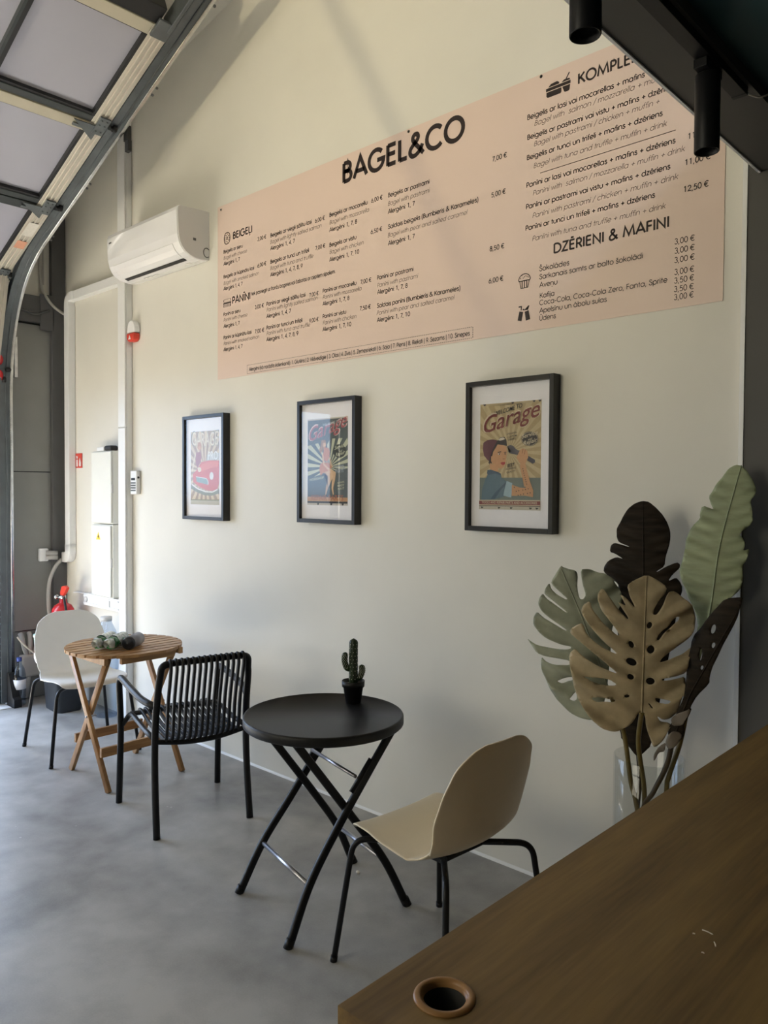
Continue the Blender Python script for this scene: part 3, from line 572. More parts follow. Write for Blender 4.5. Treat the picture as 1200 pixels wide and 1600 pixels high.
for ch_, base_, mk_ in (('ā', 'a', _mac(.28)), ('ē', 'e', _mac(.28)), ('ū', 'u', _mac(.26)), ('š', 's', _car(.19)), ('č', 'c', _car(.27)), ('ž', 'z', _car(.20)), ('ņ', 'n', _com(.26)), ('ļ', 'l', _com(.06)), ('Ļ', 'L', _com(.22)), ('Ē', 'E', _mac(.24, .84)), ('Ī', 'I', _mac(.08, .84)), ('Ū', 'U', _mac(.29, .84)), ('Š', 'S', _car(.24, .80))):
    GL[ch_] = (GL[base_][0]+[mk_], GL[base_][1])
GL['ī'] = (GL['ī'][0], .19); GL['Ī'] = (GL['Ī'][0], .18)
WEIGHT = {'T': .145, 'H': .13, 'b': .112, 'n': .088, 'i': .060}
def ribbon(bm, pts, w, f):
    n = len(pts); closed = n > 3 and math.hypot(pts[0][0]-pts[-1][0], pts[0][1]-pts[-1][1]) < 1e-6
    if closed: pts = pts[:-1]; n -= 1
    L_, R_ = [], []
    for i in range(n):
        a = pts[i-1] if (i or closed) else None; c = pts[(i+1) % n] if (i < n-1 or closed) else None; b = pts[i]
        d1 = Vector((b[0]-a[0], b[1]-a[1])).normalized() if a else None; d2 = Vector((c[0]-b[0], c[1]-b[1])).normalized() if c else None
        t = ((d1 or d2)+(d2 or d1))
        if t.length < 1e-4: t = Vector((-(d1.y), d1.x))
        t.normalize(); k = 1.0/max(0.45, t.dot(d1 or d2)); nx, ny = -t.y*k*w/2, t.x*k*w/2
        L_.append(bm.verts.new(f(b[0]+nx, b[1]+ny))); R_.append(bm.verts.new(f(b[0]-nx, b[1]-ny)))
    for i in range(n if closed else n-1):
        j = (i+1) % n
        bm.faces.new((L_[i], R_[i], R_[j], L_[j]))
def lettering(bm, s, x0, x1, z, st, y):
    track = {'T': .035, 'H': .03}.get(st, .015); tot = 0.0; cur = []
    for ch in s: cur.append(tot); tot += GL[ch][1]+track
    tot -= track; k = (x1-x0)/tot; w = WEIGHT[st]; sh = .20 if st == 'i' else 0.0
    ks = k if st in 'TH' else min(max(k, .0295), .036) if st != 'i' else min(max(k, .0285), .036)
    if abs(ks-k)/k > .22: ks = k
    for o_, ch in zip(cur, s):
        for p in GL[ch][0]:
            ribbon(bm, p, w, lambda a, b: (x0+(o_+a+sh*b)*k, y, z+(b-.04+w*.35)*ks))
TEXTS = [
  ('BEIGEĻI', 'H', -3.8265, 3.063, -3.6415),
  ('Beigelis ar sieru', 'b', -3.9193, 2.9974, -3.7319),
  ('Bagel with cheese', 'i', -3.9193, 2.962, -3.6924),
  ('Alergēni: 1, 7', 'b', -3.9193, 2.9261, -3.7594),
  ('3,00 €', 'b', -3.5951, 3.0034, -3.5146),
  ('Beigelis ar kūpinātu lasi', 'b', -3.9193, 2.8512, -3.6239),
  ('Bagel with smoked salmon', 'i', -3.9194, 2.814, -3.5816),
  ('Alergēni: 1, 4, 7', 'b', -3.9194, 2.7798, -3.7331),
  ('6,00 €', 'b', -3.5948, 2.8552, -3.5143),
  ('Beigelis ar viegli sālītu lasi', 'b', -3.4789, 2.9993, -3.1335),
  ('Bagel with lightly salted salmon', 'i', -3.4814, 2.9632, -3.0582),
  ('Alergēni: 1, 4, 7', 'b', -3.4787, 2.9275, -3.2701),
  ('6,00 €', 'b', -3.1086, 2.996, -3.0331),
  ('Beigelis ar tunci un trifeli', 'b', -3.4786, 2.8543, -3.1534),
  ('Bagel with tuna and truffle', 'i', -3.481, 2.8191, -3.1214),
  ('Alergēni: 1, 4, 7, 8, 9', 'b', -3.4784, 2.7822, -3.205),
  ('7,00 €', 'b', -3.1057, 2.853, -3.028),
  ('Beigelis ar mocarellu', 'b', -2.9982, 3.0, -2.7242),
  ('Bagel with mozzarella', 'i', -2.998, 2.9629, -2.7141),
  ('Alergēni: 1, 7, 8', 'b', -2.9978, 2.9237, -2.7956),
  ('6,00 €', 'b', -2.6996, 3.0, -2.6225),
  ('Beigelis ar vistu', 'b', -2.9974, 2.8477, -2.8002),
  ('Bagel with chicken', 'i', -2.9972, 2.8114, -2.7507),
  ('Alergēni: 1, 7, 10', 'b', -2.997, 2.7724, -2.7805),
  ('6,50 €', 'b', -2.7015, 2.8496, -2.6242),
  ('PANĪNI', 'H', -3.8334, 2.6874, -3.6584),
  ('tiek pasniegti uz franču bagetes vai čabatas ar ceptiem sīpoliem.', 'b', -3.6504, 2.7067, -2.9514),
  ('Panīni ar sieru', 'b', -3.9194, 2.629, -3.7523),
  ('Panīni with cheese', 'i', -3.9194, 2.5964, -3.688),
  ('Alergēni: 1, 7', 'b', -3.9194, 2.5584, -3.7606),
  ('3,00 €', 'b', -3.6182, 2.6244, -3.5357),
  ('Panīni ar kūpinātu lasi', 'b', -3.9195, 2.4915, -3.6474),
  ('Panīni with smoked salmon', 'i', -3.9195, 2.4568, -3.5784),
  ('Alergēni: 1, 4, 7', 'b', -3.9195, 2.4206, -3.7328),
  ('7,00 €', 'b', -3.618, 2.4865, -3.5328),
  ('Panīni ar viegli sālītu lasi', 'b', -3.5125, 2.6259, -3.1812),
  ('Panīni with lightly salted salmon', 'i', -3.5124, 2.5943, -3.0866),
  ('Alergēni: 1, 4, 7', 'b', -3.5124, 2.5579, -3.3011),
  ('7,00 €', 'b', -3.1523, 2.6166, -3.0788),
  ('Panīni ar tunci un trifeli', 'b', -3.5122, 2.4946, -3.2062),
  ('Panīni with tuna and truffle', 'i', -3.5122, 2.463, -3.146),
  ('Alergēni: 1, 4, 7, 8, 9', 'b', -3.5121, 2.4287, -3.2387),
  ('9,00 €', 'b', -3.1518, 2.4819, -3.0782),
  ('Panīni ar mocarellu', 'b', -3.0477, 2.6214, -2.7987),
  ('Panīni with mozzarella', 'i', -3.0476, 2.5892, -2.7632),
  ('Alergēni: 1, 7, 8', 'b', -3.0474, 2.5548, -2.8475),
  ('7,00 €', 'b', -2.7714, 2.6188, -2.695),
  ('Panīni ar vistu', 'b', -3.0471, 2.4897, -2.871),
  ('Panīni with chicken', 'i', -3.0469, 2.4568, -2.7987),
  ('Alergēni: 1, 7, 10', 'b', -3.0467, 2.4226, -2.8343),
  ('7,50 €', 'b', -2.7756, 2.4888, -2.698),
  ('BAGEL&CO', 'T', -2.9034, 3.1421, -2.1298),
  ('Beigelis ar pastrami', 'b', -2.5873, 2.9982, -2.3295),
  ('Bagel with pastrami', 'i', -2.5892, 2.9586, -2.3292),
  ('Alergēni: 1, 7', 'b', -2.5867, 2.9203, -2.4173),
  ('7,00 €', 'b', -1.983, 2.999, -1.9075),
  ('Saldais beigelis (Bumbieris & Karameles)', 'b', -2.5861, 2.8483, -2.053),
  ('Bagel with pear and salted caramel', 'i', -2.5891, 2.8091, -2.1133),
  ('Alergēni: 1, 7', 'b', -2.5855, 2.7698, -2.416),
  ('5,00 €', 'b', -1.9866, 2.8491, -1.9117),
  ('8,50 €', 'b', -1.9921, 2.6224, -1.916),
  ('Panīni ar pastrami', 'b', -2.6577, 2.6196, -2.4225),
  ('Panīni with pastrami', 'i', -2.6575, 2.5834, -2.3958),
  ('Alergēni: 1, 7, 8', 'b', -2.6554, 2.5496, -2.458),
  ('Saldais panīni (Bumbieris & Karameles)', 'b', -2.6567, 2.4842, -2.1473),
  ('Panīni with pear and salted caramel', 'i', -2.6593, 2.4499, -2.1818),
  ('Alergēni: 1, 7, 10', 'b', -2.6562, 2.415, -2.4421),
  ('6,00 €', 'b', -1.9958, 2.4871, -1.9195),
  ('KOMPLEKTI', 'H', -1.5801, 3.184, -1.285),
  ('Beigelis ar lasi vai mocarellas + mafins', 'b', -1.8098, 3.1189, -1.3051),
  ('Bagel with  salmon / mozzarella + muffin +', 'i', -1.7764, 3.0855, -1.1985),
  ('Beigelis ar pastrami vai vistu + mafins + dzēriens', 'b', -1.8088, 3.0383, -1.1825),
  ('Bagel with pastrami / chicken + muffin +', 'i', -1.7771, 3.0033, -1.2475),
  ('Beigelis ar tunci un trifeli + mafins + dzēriens', 'b', -1.8096, 2.9564, -1.2353),
  ('Bagel with tuna and truffle + muffin + drink', 'i', -1.7779, 2.9156, -1.2205),
  ('Panīni ar lasi vai mocarellas + mafins + dzēriens', 'b', -1.811, 2.8447, -1.1863),
  ('Panīni with  salmon / mozzarella + muffin + drink', 'i', -1.7802, 2.8065, -1.1532),
  ('Panīni ar pastrami vai vistu + mafins + dzēriens', 'b', -1.8118, 2.7576, -1.2038),
  ('Panīni with pastrami / chicken + muffin + drink', 'i', -1.7809, 2.7149, -1.1759),
  ('Panīni ar tunci un trifeli + mafins + dzēriens', 'b', -1.8126, 2.6704, -1.2595),
  ('11,00 €', 'b', -1.1428, 2.843, -1.0521),
  ('11,00 €', 'b', -1.1523, 2.7545, -1.0611),
  ('12,50 €', 'b', -1.1556, 2.6614, -1.0661),
  ('Panīni with tuna and truffle + muffin + drink', 'i', -1.7806, 2.6217, -1.22),
  ('DZĒRIENI & MAFINI', 'H', -1.6802, 2.5503, -1.204),
  ('Šokolādes', 'n', -1.7445, 2.4923, -1.6069),
  ('Sarkanais samts ar balto šokolādi', 'n', -1.744, 2.4595, -1.3016),
  ('Aveņu', 'n', -1.7436, 2.4266, -1.6594),
  ('Kafija', 'n', -1.7413, 2.3836, -1.6719),
  ('Coca-Cola, Coca-Cola Zero, Fanta, Sprite', 'n', -1.7427, 2.355, -1.208),
  ('Apelsīnu un ābolu sulas', 'n', -1.7423, 2.3231, -1.4444),
  ('Ūdens', 'n', -1.7419, 2.2926, -1.6646),
  ('3,00 €', 'n', -1.1854, 2.4846, -1.1118),
  ('3,00 €', 'n', -1.1848, 2.4514, -1.1113),
  ('3,00 €', 'n', -1.185, 2.4183, -1.1107),
  ('3,00 €', 'n', -1.1843, 2.376, -1.1114),
  ('3,50 €', 'n', -1.1845, 2.3455, -1.1115),
  ('3,50 €', 'n', -1.1848, 2.3151, -1.1124),
  ('3,00 €', 'n', -1.1843, 2.2863, -1.1119),
  ('Alergēni (kā norādīts ēdienkartē): 1. Glutēns | 2. Vēžveidīgie | 3. Olas | 4. Zivis | 5. Zemesrieksti | 6. Soja | 7. Piens | 8. Rieksti | 9. Sezams | 10. Sinepes', 'b', -3.671, 2.2789, -2.0932),
]
board = thing('menu_board', 'large pale pink menu board fixed high on the wall', 'menu board', (-2.5, 0, 2.258))
BX, BZ = -2.5, 2.258
bm = B(); box(bm, (-3.979-BX, -0.0032, 0.0), (-1.012-BX, -0.0004, 1.026)); obj('panel', bm, M['board'], board)
PART = {'T': 'title_lettering', 'H': 'heading_lettering', 'i': 'translation_line', 'b': 'item_line', 'n': 'item_line'}
for s, st, x0, z, x1 in TEXTS:
    bmx = B(); lettering(bmx, s, x0-BX, x1-BX, z-BZ, st, -0.0040)
    obj('price' if '€' in s else PART[st], bmx, M['ink_grey'] if st == 'i' else M['ink'], board, recalc=False)
FB = lambda a, b: (a-BX, -0.0042, b-BZ); FA = lambda a, b: (a-BX, -0.0034, b-BZ)
def ring(bm, poly, w, mi=0):
    cx = sum(p[0] for p in poly)/len(poly); cz = sum(p[1] for p in poly)/len(poly)
    inn = []
    for x, z in poly:
        d = math.hypot(x-cx, z-cz); inn.append((cx+(x-cx)*(1-w/d), cz+(z-cz)*(1-w/d)))
    n = len(poly)
    for i in range(n):
        j = (i+1) % n; bm.faces.new([bm.verts.new(FB(*q)) for q in (poly[i], poly[j], inn[j], inn[i])]).material_index = mi
def fill(bm, poly):
    prism(bm, poly, FA, FB)
def rr(cx, cz, w, h, r): return [(cx+a, cz+b) for a, b in rrect(w, h, r)]
bm = B(); ring(bm, rr(-3.884, 3.082, 0.062, 0.072, 0.028), 0.005); ring(bm, [(-3.884+0.009*math.cos(a*PI/5), 3.082+0.010*math.sin(a*PI/5)) for a in range(10)], 0.004)
for k in range(14):
    a = 2*PI*k/14; fill(bm, rr(-3.884+0.021*math.cos(a), 3.082+(0.024 if k % 2 else 0.018)*math.sin(a), 0.004, 0.006, 0.0018))
obj('bagel_icon', bm, M['ink'], board, recalc=False)
bm = B(); ring(bm, rr(-3.882, 2.717, 0.074, 0.018, 0.008), 0.004); fill(bm, rr(-3.882, 2.703, 0.078, 0.006, 0.002)); ring(bm, rr(-3.882, 2.690, 0.074, 0.020, 0.004), 0.004)
for k in range(5): fill(bm, rr(-3.908+0.013*k, 2.690, 0.004, 0.014, 0.001))
obj('panini_icon', bm, M['ink'], board, recalc=False)
bm = B(); fill(bm, [(-1.722, 3.2035), (-1.6115, 3.2035), (-1.6115, 3.2155), (-1.722, 3.2155)]); fill(bm, [(-1.712, 3.2185), (-1.700, 3.2285), (-1.672, 3.231), (-1.662, 3.2245), (-1.664, 3.2185)])
fill(bm, [(-1.720, 3.200), (-1.652, 3.200), (-1.652, 3.1835), (-1.656, 3.1785), (-1.714, 3.1785), (-1.720, 3.184)]); fill(bm, [(-1.648, 3.200), (-1.613, 3.200), (-1.616, 3.180), (-1.620, 3.1765), (-1.636, 3.1765), (-1.640, 3.180)])
fill(bm, [(-1.652, 3.2185), (-1.613, 3.2185), (-1.617, 3.225), (-1.640, 3.2265)]); fill(bm, [(-1.634, 3.226), (-1.629, 3.226), (-1.615, 3.2465), (-1.619, 3.2485)]); obj('combo_icon', bm, M['ink'], board, recalc=False)
bm = B(); ring(bm, [(-1.815+0.030*math.cos(a*PI/10), 2.472+0.026*math.sin(a*PI/10)) for a in range(0, 11)] + [(-1.842, 2.466), (-1.788, 2.466)][:1] + [(-1.788, 2.466)], 0.004)
ring(bm, [(-1.840, 2.470), (-1.790, 2.470), (-1.797, 2.437), (-1.833, 2.437)], 0.004)
for k in range(3): fill(bm, rr(-1.826+0.011*k, 2.453, 0.0035, 0.026, 0.001))
for k in range(7): fill(bm, rr(-1.834+0.0063*k, 2.480+0.007*(k % 3 == 1)+0.004*(k % 2), 0.003, 0.004, 0.001))
obj('muffin_icon', bm, M['ink'], board, recalc=False)
bm = B(); fill(bm, [(-1.8466, 2.309), (-1.828, 2.303), (-1.820, 2.340), (-1.838, 2.345)]); fill(bm, [(-1.806, 2.303), (-1.786, 2.306), (-1.794, 2.344), (-1.812, 2.340)])
fill(bm, [(-1.842, 2.366), (-1.826, 2.366), (-1.828, 2.348), (-1.832, 2.348), (-1.831, 2.361), (-1.842, 2.361)]); fill(bm, [(-1.812, 2.350), (-1.794, 2.364), (-1.790, 2.362), (-1.808, 2.346), (-1.797, 2.350), (-1.797, 2.346), (-1.815, 2.346)]); fill(bm, rr(-1.818, 2.350, 0.008, 0.006, 0.002)); obj('drinks_icon', bm, M['ink'], board, recalc=False)
bm = B(); fill(bm, [(-1.745, 2.8875), (-1.187, 2.8895), (-1.187, 2.892), (-1.745, 2.890)]); obj('rule_line', bm, M['ink_grey'], board, recalc=False); bm = B()
nd = 150
for k in range(nd):
    x = -3.689 + (3.689-2.077)*k/nd
    for z in (2.266, 2.314): fill(bm, [(x, z), (x+0.006, z), (x+0.006, z+0.002), (x, z+0.002)])
for x in (-3.690, -2.078):
    for k in range(5): fill(bm, [(x, 2.268+0.01*k), (x+0.002, 2.268+0.01*k), (x+0.002, 2.274+0.01*k), (x, 2.274+0.01*k)])
obj('dashed_border', bm, M['ink_grey'], board, recalc=False)['kind'] = 'stuff'
for x, z in ((-3.945, 3.263), (-2.459, 3.272), (-1.746, 3.275), (-1.05, 3.27)):
    bm = B(); lathe(bm, [(0.0, -0.008), (0.004, -0.0075), (0.007, -0.0035), (0.0, -0.0033)], (x-BX, 0, z-BZ), 10, axis='Y'); obj('screw', bm, M['slot'], board)

# ------------------------------------------------------------------ framed posters
FRW, FRH, FRD, FRB = 0.436, 0.640, 0.050, 0.021
def framed(label, xc, zc, quad_uv, art):
    """quad_uv: print rectangle inside the frame as (u0, v0, u1, v1), fractions from the top left corner"""
    t = thing('picture_frame', label, 'framed poster', (xc, 0, zc-FRH/2)); hw = FRW/2
    bm = B()
    for lo, hi in (((-hw, -FRD, 0), (-hw+FRB, -0.001, FRH)), ((hw-FRB, -FRD, 0), (hw, -0.001, FRH)), ((-hw+FRB, -FRD, 0), (hw-FRB, -0.001, FRB)), ((-hw+FRB, -FRD, FRH-FRB), (hw-FRB, -0.001, FRH))): box(bm, lo, hi)
    obj('frame', bm, M['black_frame'], t, 0.0015)
    bm = B(); box(bm, (-hw+FRB, -0.030, FRB), (hw-FRB, -0.026, FRH-FRB)); obj('mount', bm, M['mount'], t)
    bm = B(); box(bm, (-hw+FRB, -0.041, FRB), (hw-FRB, -0.039, FRH-FRB)); obj('glass', bm, M['picture_glass'], t)
    u0, v0, u1, v1 = quad_uv
    X0, X1 = -hw+FRW*u0, -hw+FRW*u1; Z1, Z0 = FRH*(1-v0), FRH*(1-v1)
    mats = []; bm = B(); lay = [0]
    def P(u, v, l): return (X0+(X1-X0)*u, -0.0302-0.00005*l, Z1+(Z0-Z1)*v)
    def mi(c):
        m = ink(c)
        if m not in mats: mats.append(m)
        return mats.index(m)
    def clip(p): return [(min(1, max(0, a)), min(1, max(0, b))) for a, b in p]
    def poly(c, pts):
        lay[0] += 1; vs = [bm.verts.new(P(a, b, lay[0])) for a, b in clip(pts)]
        f = bm.faces.new(vs); f.material_index = mi(c); bmesh.ops.triangulate(bm, faces=[f])
    def rays(c, cx, cy, n, lo=0.0, hi=1.0):
        lay[0] += 1
        for k in range(n):
            a = 2*PI*k/n; b = a+PI/n; pts = [(cx, cy)]
            for q in (a, (a+b)/2, b):
                dx, dy = math.cos(q), math.sin(q)*0.64; r = min(((1-cx)/dx if dx > 1e-6 else -cx/dx if dx < -1e-6 else 9), ((hi-cy)/dy if dy > 1e-6 else (lo-cy)/dy if dy < -1e-6 else 9)); pts.append((cx+dx*r, cy+dy*r))
            bm.faces.new([bm.verts.new(P(x, y, lay[0])) for x, y in pts]).material_index = mi(c)
    def text(c, s, xa, xb, v, slope=0.0, style='b', shear=0.0, ratio=1.0, arch=0.0):
        lay[0] += 1; me = text_mesh(s, 0.0, 1.0, 0.0, style, 0.0, 1.0); wid = (xb-xa)*(X1-X0)
        for q in me.vertices:
            tt = q.co.x; h = q.co.z*wid*ratio; q.co = Vector(P(xa+(xb-xa)*tt, v, lay[0])) + Vector((shear*h, 0, h + slope*(tt)*wid + arch*wid*(1-(2*tt-1)**2)))
        add_me(bm, me, mi(c))
    art(poly, rays, text)
    obj('print', bm, mats, t, recalc=False)
    return t
def quad(tl, tr_, bl, br):
    """turns a sketch point inside a slanted quadrilateral into print fractions"""
    def f(p):
        u, v = 0.5, 0.5
        for _ in range(12):
            x = (1-v)*((1-u)*tl[0]+u*tr_[0])+v*((1-u)*bl[0]+u*br[0]); y = (1-v)*((1-u)*tl[1]+u*tr_[1])+v*((1-u)*bl[1]+u*br[1])
            u -= (x-p[0])/(tr_[0]-tl[0]); v -= (y-p[1])/(bl[1]-tl[1])
        return (u, v)
    return lambda pts: [f(p) for p in pts]
def oval(cx, cy, rx, ry, n=16): return [(cx+rx*math.cos(2*PI*i/n), cy+ry*math.sin(2*PI*i/n)) for i in range(n)]
SKIN = (0.52, 0.29, 0.15)
def art_wrench(poly, rays, text):
    q = quad((222, 362), (787, 318), (222, 1332), (782, 1338)); D = (0.05, 0.045, 0.04); CR = (0.58, 0.50, 0.36)
    poly((0.40, 0.31, 0.17), [(0, 0), (1, 0), (1, 1), (0, 1)]); rays((0.50, 0.41, 0.24), 0.50, 0.46, 26, 0.0, 0.72)
    poly((0.16, 0.19, 0.17), q([(222, 1040), (784, 1036), (782, 1250), (222, 1247)]))
    poly((0.44, 0.36, 0.22), [(0, 0), (1, 0), (1, 0.014), (0.8, 0.022), (0.5, 0.012), (0.2, 0.02), (0, 0.012)])
    for a in (0.05, 0.52, 0.86, 0.95): poly(D, [(a, 0), (a+0.05, 0), (a+0.03, 0.02), (a+0.01, 0.012)])
    W_ = lambda c, pts: poly(c, q(pts))
    # headscarf, hair, face and neck
    W_((0.13, 0.05, 0.06), [(255, 715), (290, 692), (340, 683), (385, 690), (400, 720), (370, 760), (345, 810), (325, 850), (322, 890), (300, 878), (262, 835), (250, 775)])
    W_(D, [(330, 830), (345, 780), (385, 700), (420, 662), (455, 660), (475, 690), (480, 745), (440, 735), (400, 735), (375, 790), (345, 850), (330, 935), (305, 900)])
    W_((0.55, 0.5, 0.42), [(395, 690), (420, 668), (445, 665), (462, 680), (440, 690), (415, 695)])
    W_(SKIN, [(318, 900), (345, 915), (400, 950), (398, 985), (360, 975), (320, 962)])
    W_(SKIN, [(330, 838), (345, 840), (350, 800), (372, 765), (392, 730), (440, 736), (474, 752), (479, 800), (472, 835), (474, 870), (462, 915), (452, 940), (428, 956), (395, 950), (350, 915), (330, 885)])
    W_(D, [(392, 800), (425, 793), (428, 801), (395, 808)]); W_(D, [(452, 800), (474, 797), (474, 805), (454, 807)])
    W_((0.75, 0.7, 0.62), [(396, 814), (412, 812), (420, 826), (400, 828)]); W_(D, [(405, 813), (416, 813), (415, 827), (406, 827)]); W_(D, [(458, 812), (470, 812), (469, 824), (459, 824)])
    W_((0.35, 0.05, 0.045), [(420, 900), (440, 892), (466, 893), (462, 912), (445, 922), (428, 914)]); W_((0.36, 0.18, 0.09), [(440, 860), (462, 858), (460, 868), (444, 870)])
    # shirt and sleeve
    W_((0.10, 0.16, 0.20), [(295, 968), (330, 965), (395, 985), (425, 1000), (432, 1040), (480, 1072), (472, 1140), (458, 1215), (360, 1240), (240, 1247), (246, 1150), (275, 1060), (298, 1015)])
    W_((0.07, 0.11, 0.15), [(298, 970), (330, 966), (395, 986), (424, 1002), (426, 1016), (380, 1000), (310, 1012), (292, 1000)]); W_((0.06, 0.10, 0.14), [(330, 1235), (380, 1170), (470, 1080), (474, 1100), (420, 1160), (370, 1238)])
    W_((0.30, 0.42, 0.48), [(480, 1068), (532, 1088), (524, 1220), (500, 1218), (450, 1203), (462, 1140)])
    # forearms, fist, wrench
    W_(SKIN, [(528, 1103), (600, 1128), (650, 1130), (694, 1078), (720, 1155), (718, 1216), (640, 1202), (526, 1206)]); W_(SKIN, [(598, 915), (648, 905), (668, 985), (695, 1085), (690, 1125), (640, 1120), (630, 1050), (610, 980)])
    W_((0.10, 0.095, 0.11), [(482, 748), (510, 734), (540, 745), (565, 775), (605, 792), (735, 872), (735, 895), (715, 908), (670, 880), (590, 830), (540, 818), (505, 812), (488, 790), (520, 785), (500, 765)])
    W_(SKIN, [(570, 850), (598, 785), (622, 765), (645, 772), (668, 795), (674, 850), (650, 905), (612, 918), (585, 885)])
    for p in ([(625, 770), (630, 770), (622, 815), (617, 812)], [(645, 775), (650, 778), (642, 822), (637, 820)]): W_((0.25, 0.12, 0.06), p)
    for k in range(11): x, y = 545+14*k+(k % 3)*4, 1120+(k*37) % 80; W_(D, [(x, y), (x+12, y+4), (x+4, y+14)])
    for k in range(8): x, y = 622+5*k, 950+20*k; W_(D, [(x, y), (x+12, y+3), (x+5, y+12)])
    # lettering
    text(D, 'WELCOME TO', 0.24, 0.70, 0.118, 0.20, 'b', 0.1, 1.2, 0.0)
    text(CR, 'Garage', 0.02, 0.985, 0.288, 0.22, 'T', 0.22, 1.12, 0.0); text((0.17, 0.035, 0.03), 'Garage', 0.045, 0.965, 0.283, 0.22, 'H', 0.22, 1.06, 0.0)
    text(D, 'ORIGINAL', 0.455, 0.625, 0.305, 0.14, 'b', 0.1); text(D, 'CUSTOM', 0.47, 0.615, 0.333, 0.14, 'b', 0.1); text(D, 'PARTS', 0.485, 0.60, 0.36, 0.14, 'b', 0.1)
    W_(D, oval(688, 678, 76, 68)); W_(CR, oval(688, 678, 71, 63)); W_(D, oval(688, 678, 68, 60))
    text(CR, 'Service', 0.70, 0.95, 0.345, 0.2, 'b', 0.2); text(CR, 'and', 0.80, 0.86, 0.365, 0.2, 'b', 0.2); text(CR, 'Repair', 0.73, 0.94, 0.405, 0.2, 'b', 0.2)
    text(D, 'BEST', 0.47, 0.585, 0.605, 0.14, 'b', 0.1, 1.2); text(D, 'WORKING', 0.44, 0.61, 0.632, 0.14, 'b', 0.1); text(D, 'QUALITY', 0.46, 0.605, 0.66, 0.14, 'b', 0.1)
    poly(CR, q([(222, 1246), (783, 1243), (783, 1252), (222, 1254)])); poly((0.22, 0.065, 0.06), q([(222, 1255), (783, 1253), (783, 1288), (222, 1288)])); poly(CR, q([(222, 1290), (783, 1289), (783, 1296), (222, 1297)]))
    text(CR, 'TOOLS AND REPAIR PARTS AND ACCESSORIES', 0.045, 0.955, 0.945, 0.0, 'b', 0.0, 1.1)
    poly(D, q([(222, 1298), (783, 1297), (783, 1304), (222, 1304)])); poly((0.50, 0.46, 0.38), q([(222, 1304), (783, 1303), (783, 1338), (222, 1332)]))
    for a in (0.03, 0.32, 0.52, 0.83, 0.93): poly(D, [(a, 0.975), (a+0.05, 0.978), (a+0.03, 0.99), (a+0.01, 0.992)])
def art_dress(poly, rays, text):
    q = quad((203, 400), (620, 360), (212, 1300), (645, 1300)); S = (0.075, 0.095, 0.095); CR = (0.50, 0.52, 0.38)
    W_ = lambda c, pts: poly(c, q(pts))
    poly(S, [(0, 0), (1, 0), (1, 1), (0, 1)]); rays(CR, 0.55, 0.56, 22, 0.24, 0.72); poly(S, [(0, 0.70), (0.50, 0.62), (1, 0.58), (1, 1), (0, 1)])
    poly(S, [(0, 0.0), (1, 0.0), (1, 0.225), (0.62, 0.20), (0.5, 0.3), (0.4, 0.27), (0, 0.31)])
    poly((0.5, 0.48, 0.42), [(0, 0), (1, 0), (1, 0.012), (0, 0.016)])
    HA = (0.30, 0.17, 0.09); DR = (0.48, 0.19, 0.085); SK = (0.60, 0.40, 0.24)
    W_(HA, [(355, 615), (395, 612), (405, 650), (400, 690), (375, 710), (350, 760), (330, 720), (345, 680)])
    W_(SK, [(375, 640), (398, 645), (402, 670), (388, 690), (370, 680)]); W_(DR, [(385, 690), (430, 695), (445, 730), (440, 800), (420, 840), (390, 830), (375, 760)])
    W_(DR, [(345, 870), (372, 850), (440, 850), (470, 900), (440, 940), (390, 950), (352, 990), (338, 930)])
    W_(SK, [(362, 760), (380, 770), (390, 860), (440, 910), (485, 925), (480, 940), (430, 930), (375, 870)]); W_(SK, [(436, 780), (450, 800), (465, 860), (482, 890), (474, 900), (450, 860)])
    W_(SK, [(385, 955), (440, 935), (500, 940), (505, 985), (470, 1035), (435, 1120), (415, 1190), (408, 1190), (410, 1110), (430, 1030), (430, 990)])
    W_(SK, [(490, 935), (515, 950), (508, 1030), (490, 1120), (500, 1185), (488, 1188), (472, 1120), (475, 1050), (490, 990)])
    text((0.62, 0.48, 0.44), 'Garage', 0.0, 0.98, 0.27, 0.25, 'T', 0.22, 1.12, 0.0); text((0.34, 0.09, 0.10), 'Garage', 0.02, 0.955, 0.266, 0.25, 'H', 0.22, 1.06, 0.0)
    text((0.35, 0.42, 0.42), 'WELCOME TO', 0.38, 0.80, 0.095, 0.12, 'n')
    W_((0.03, 0.035, 0.03), oval(545, 725, 68, 72)); text(CR, 'Service', 0.68, 0.94, 0.37, 0.2, 'b', 0.2); text(CR, 'and', 0.79, 0.86, 0.40, 0.2, 'b', 0.2); text(CR, 'Repair', 0.71, 0.93, 0.445, 0.2, 'b', 0.2)
    text(CR, 'WORKSHOP', 0.05, 0.42, 0.725, 0.12, 'b'); text((0.36, 0.40, 0.45), 'ORIGINAL', 0.68, 0.92, 0.575, 0.1, 'b'); text((0.30, 0.34, 0.40), 'CUSTOM', 0.70, 0.93, 0.605, 0.1, 'b'); text((0.30, 0.34, 0.40), 'PARTS', 0.71, 0.90, 0.635, 0.1, 'b')
    for i, s in enumerate(('ALWAYS', 'READY', 'FOR IT')): text(CR, s, 0.75+0.01*i, 0.92, 0.755+0.035*i, 0.1, 'b')
    poly((0.45, 0.24, 0.11), [(0, 0.905), (1, 0.91), (1, 0.955), (0, 0.955)]); text((0.30, 0.10, 0.05), 'REPAIR PARTS', 0.1, 0.9, 0.945, 0.0, 'b')
    poly((0.02, 0.02, 0.02), [(0, 0.957), (1, 0.957), (1, 0.975), (0, 0.975)]); poly((0.5, 0.46, 0.40), [(0, 0.978), (1, 0.978), (1, 1), (0, 1)])
    for a in (0.25, 0.58, 0.86): poly((0.05, 0.05, 0.05), [(a, 0.975), (a+0.06, 0.975), (a+0.04, 1), (a+0.01, 1)])
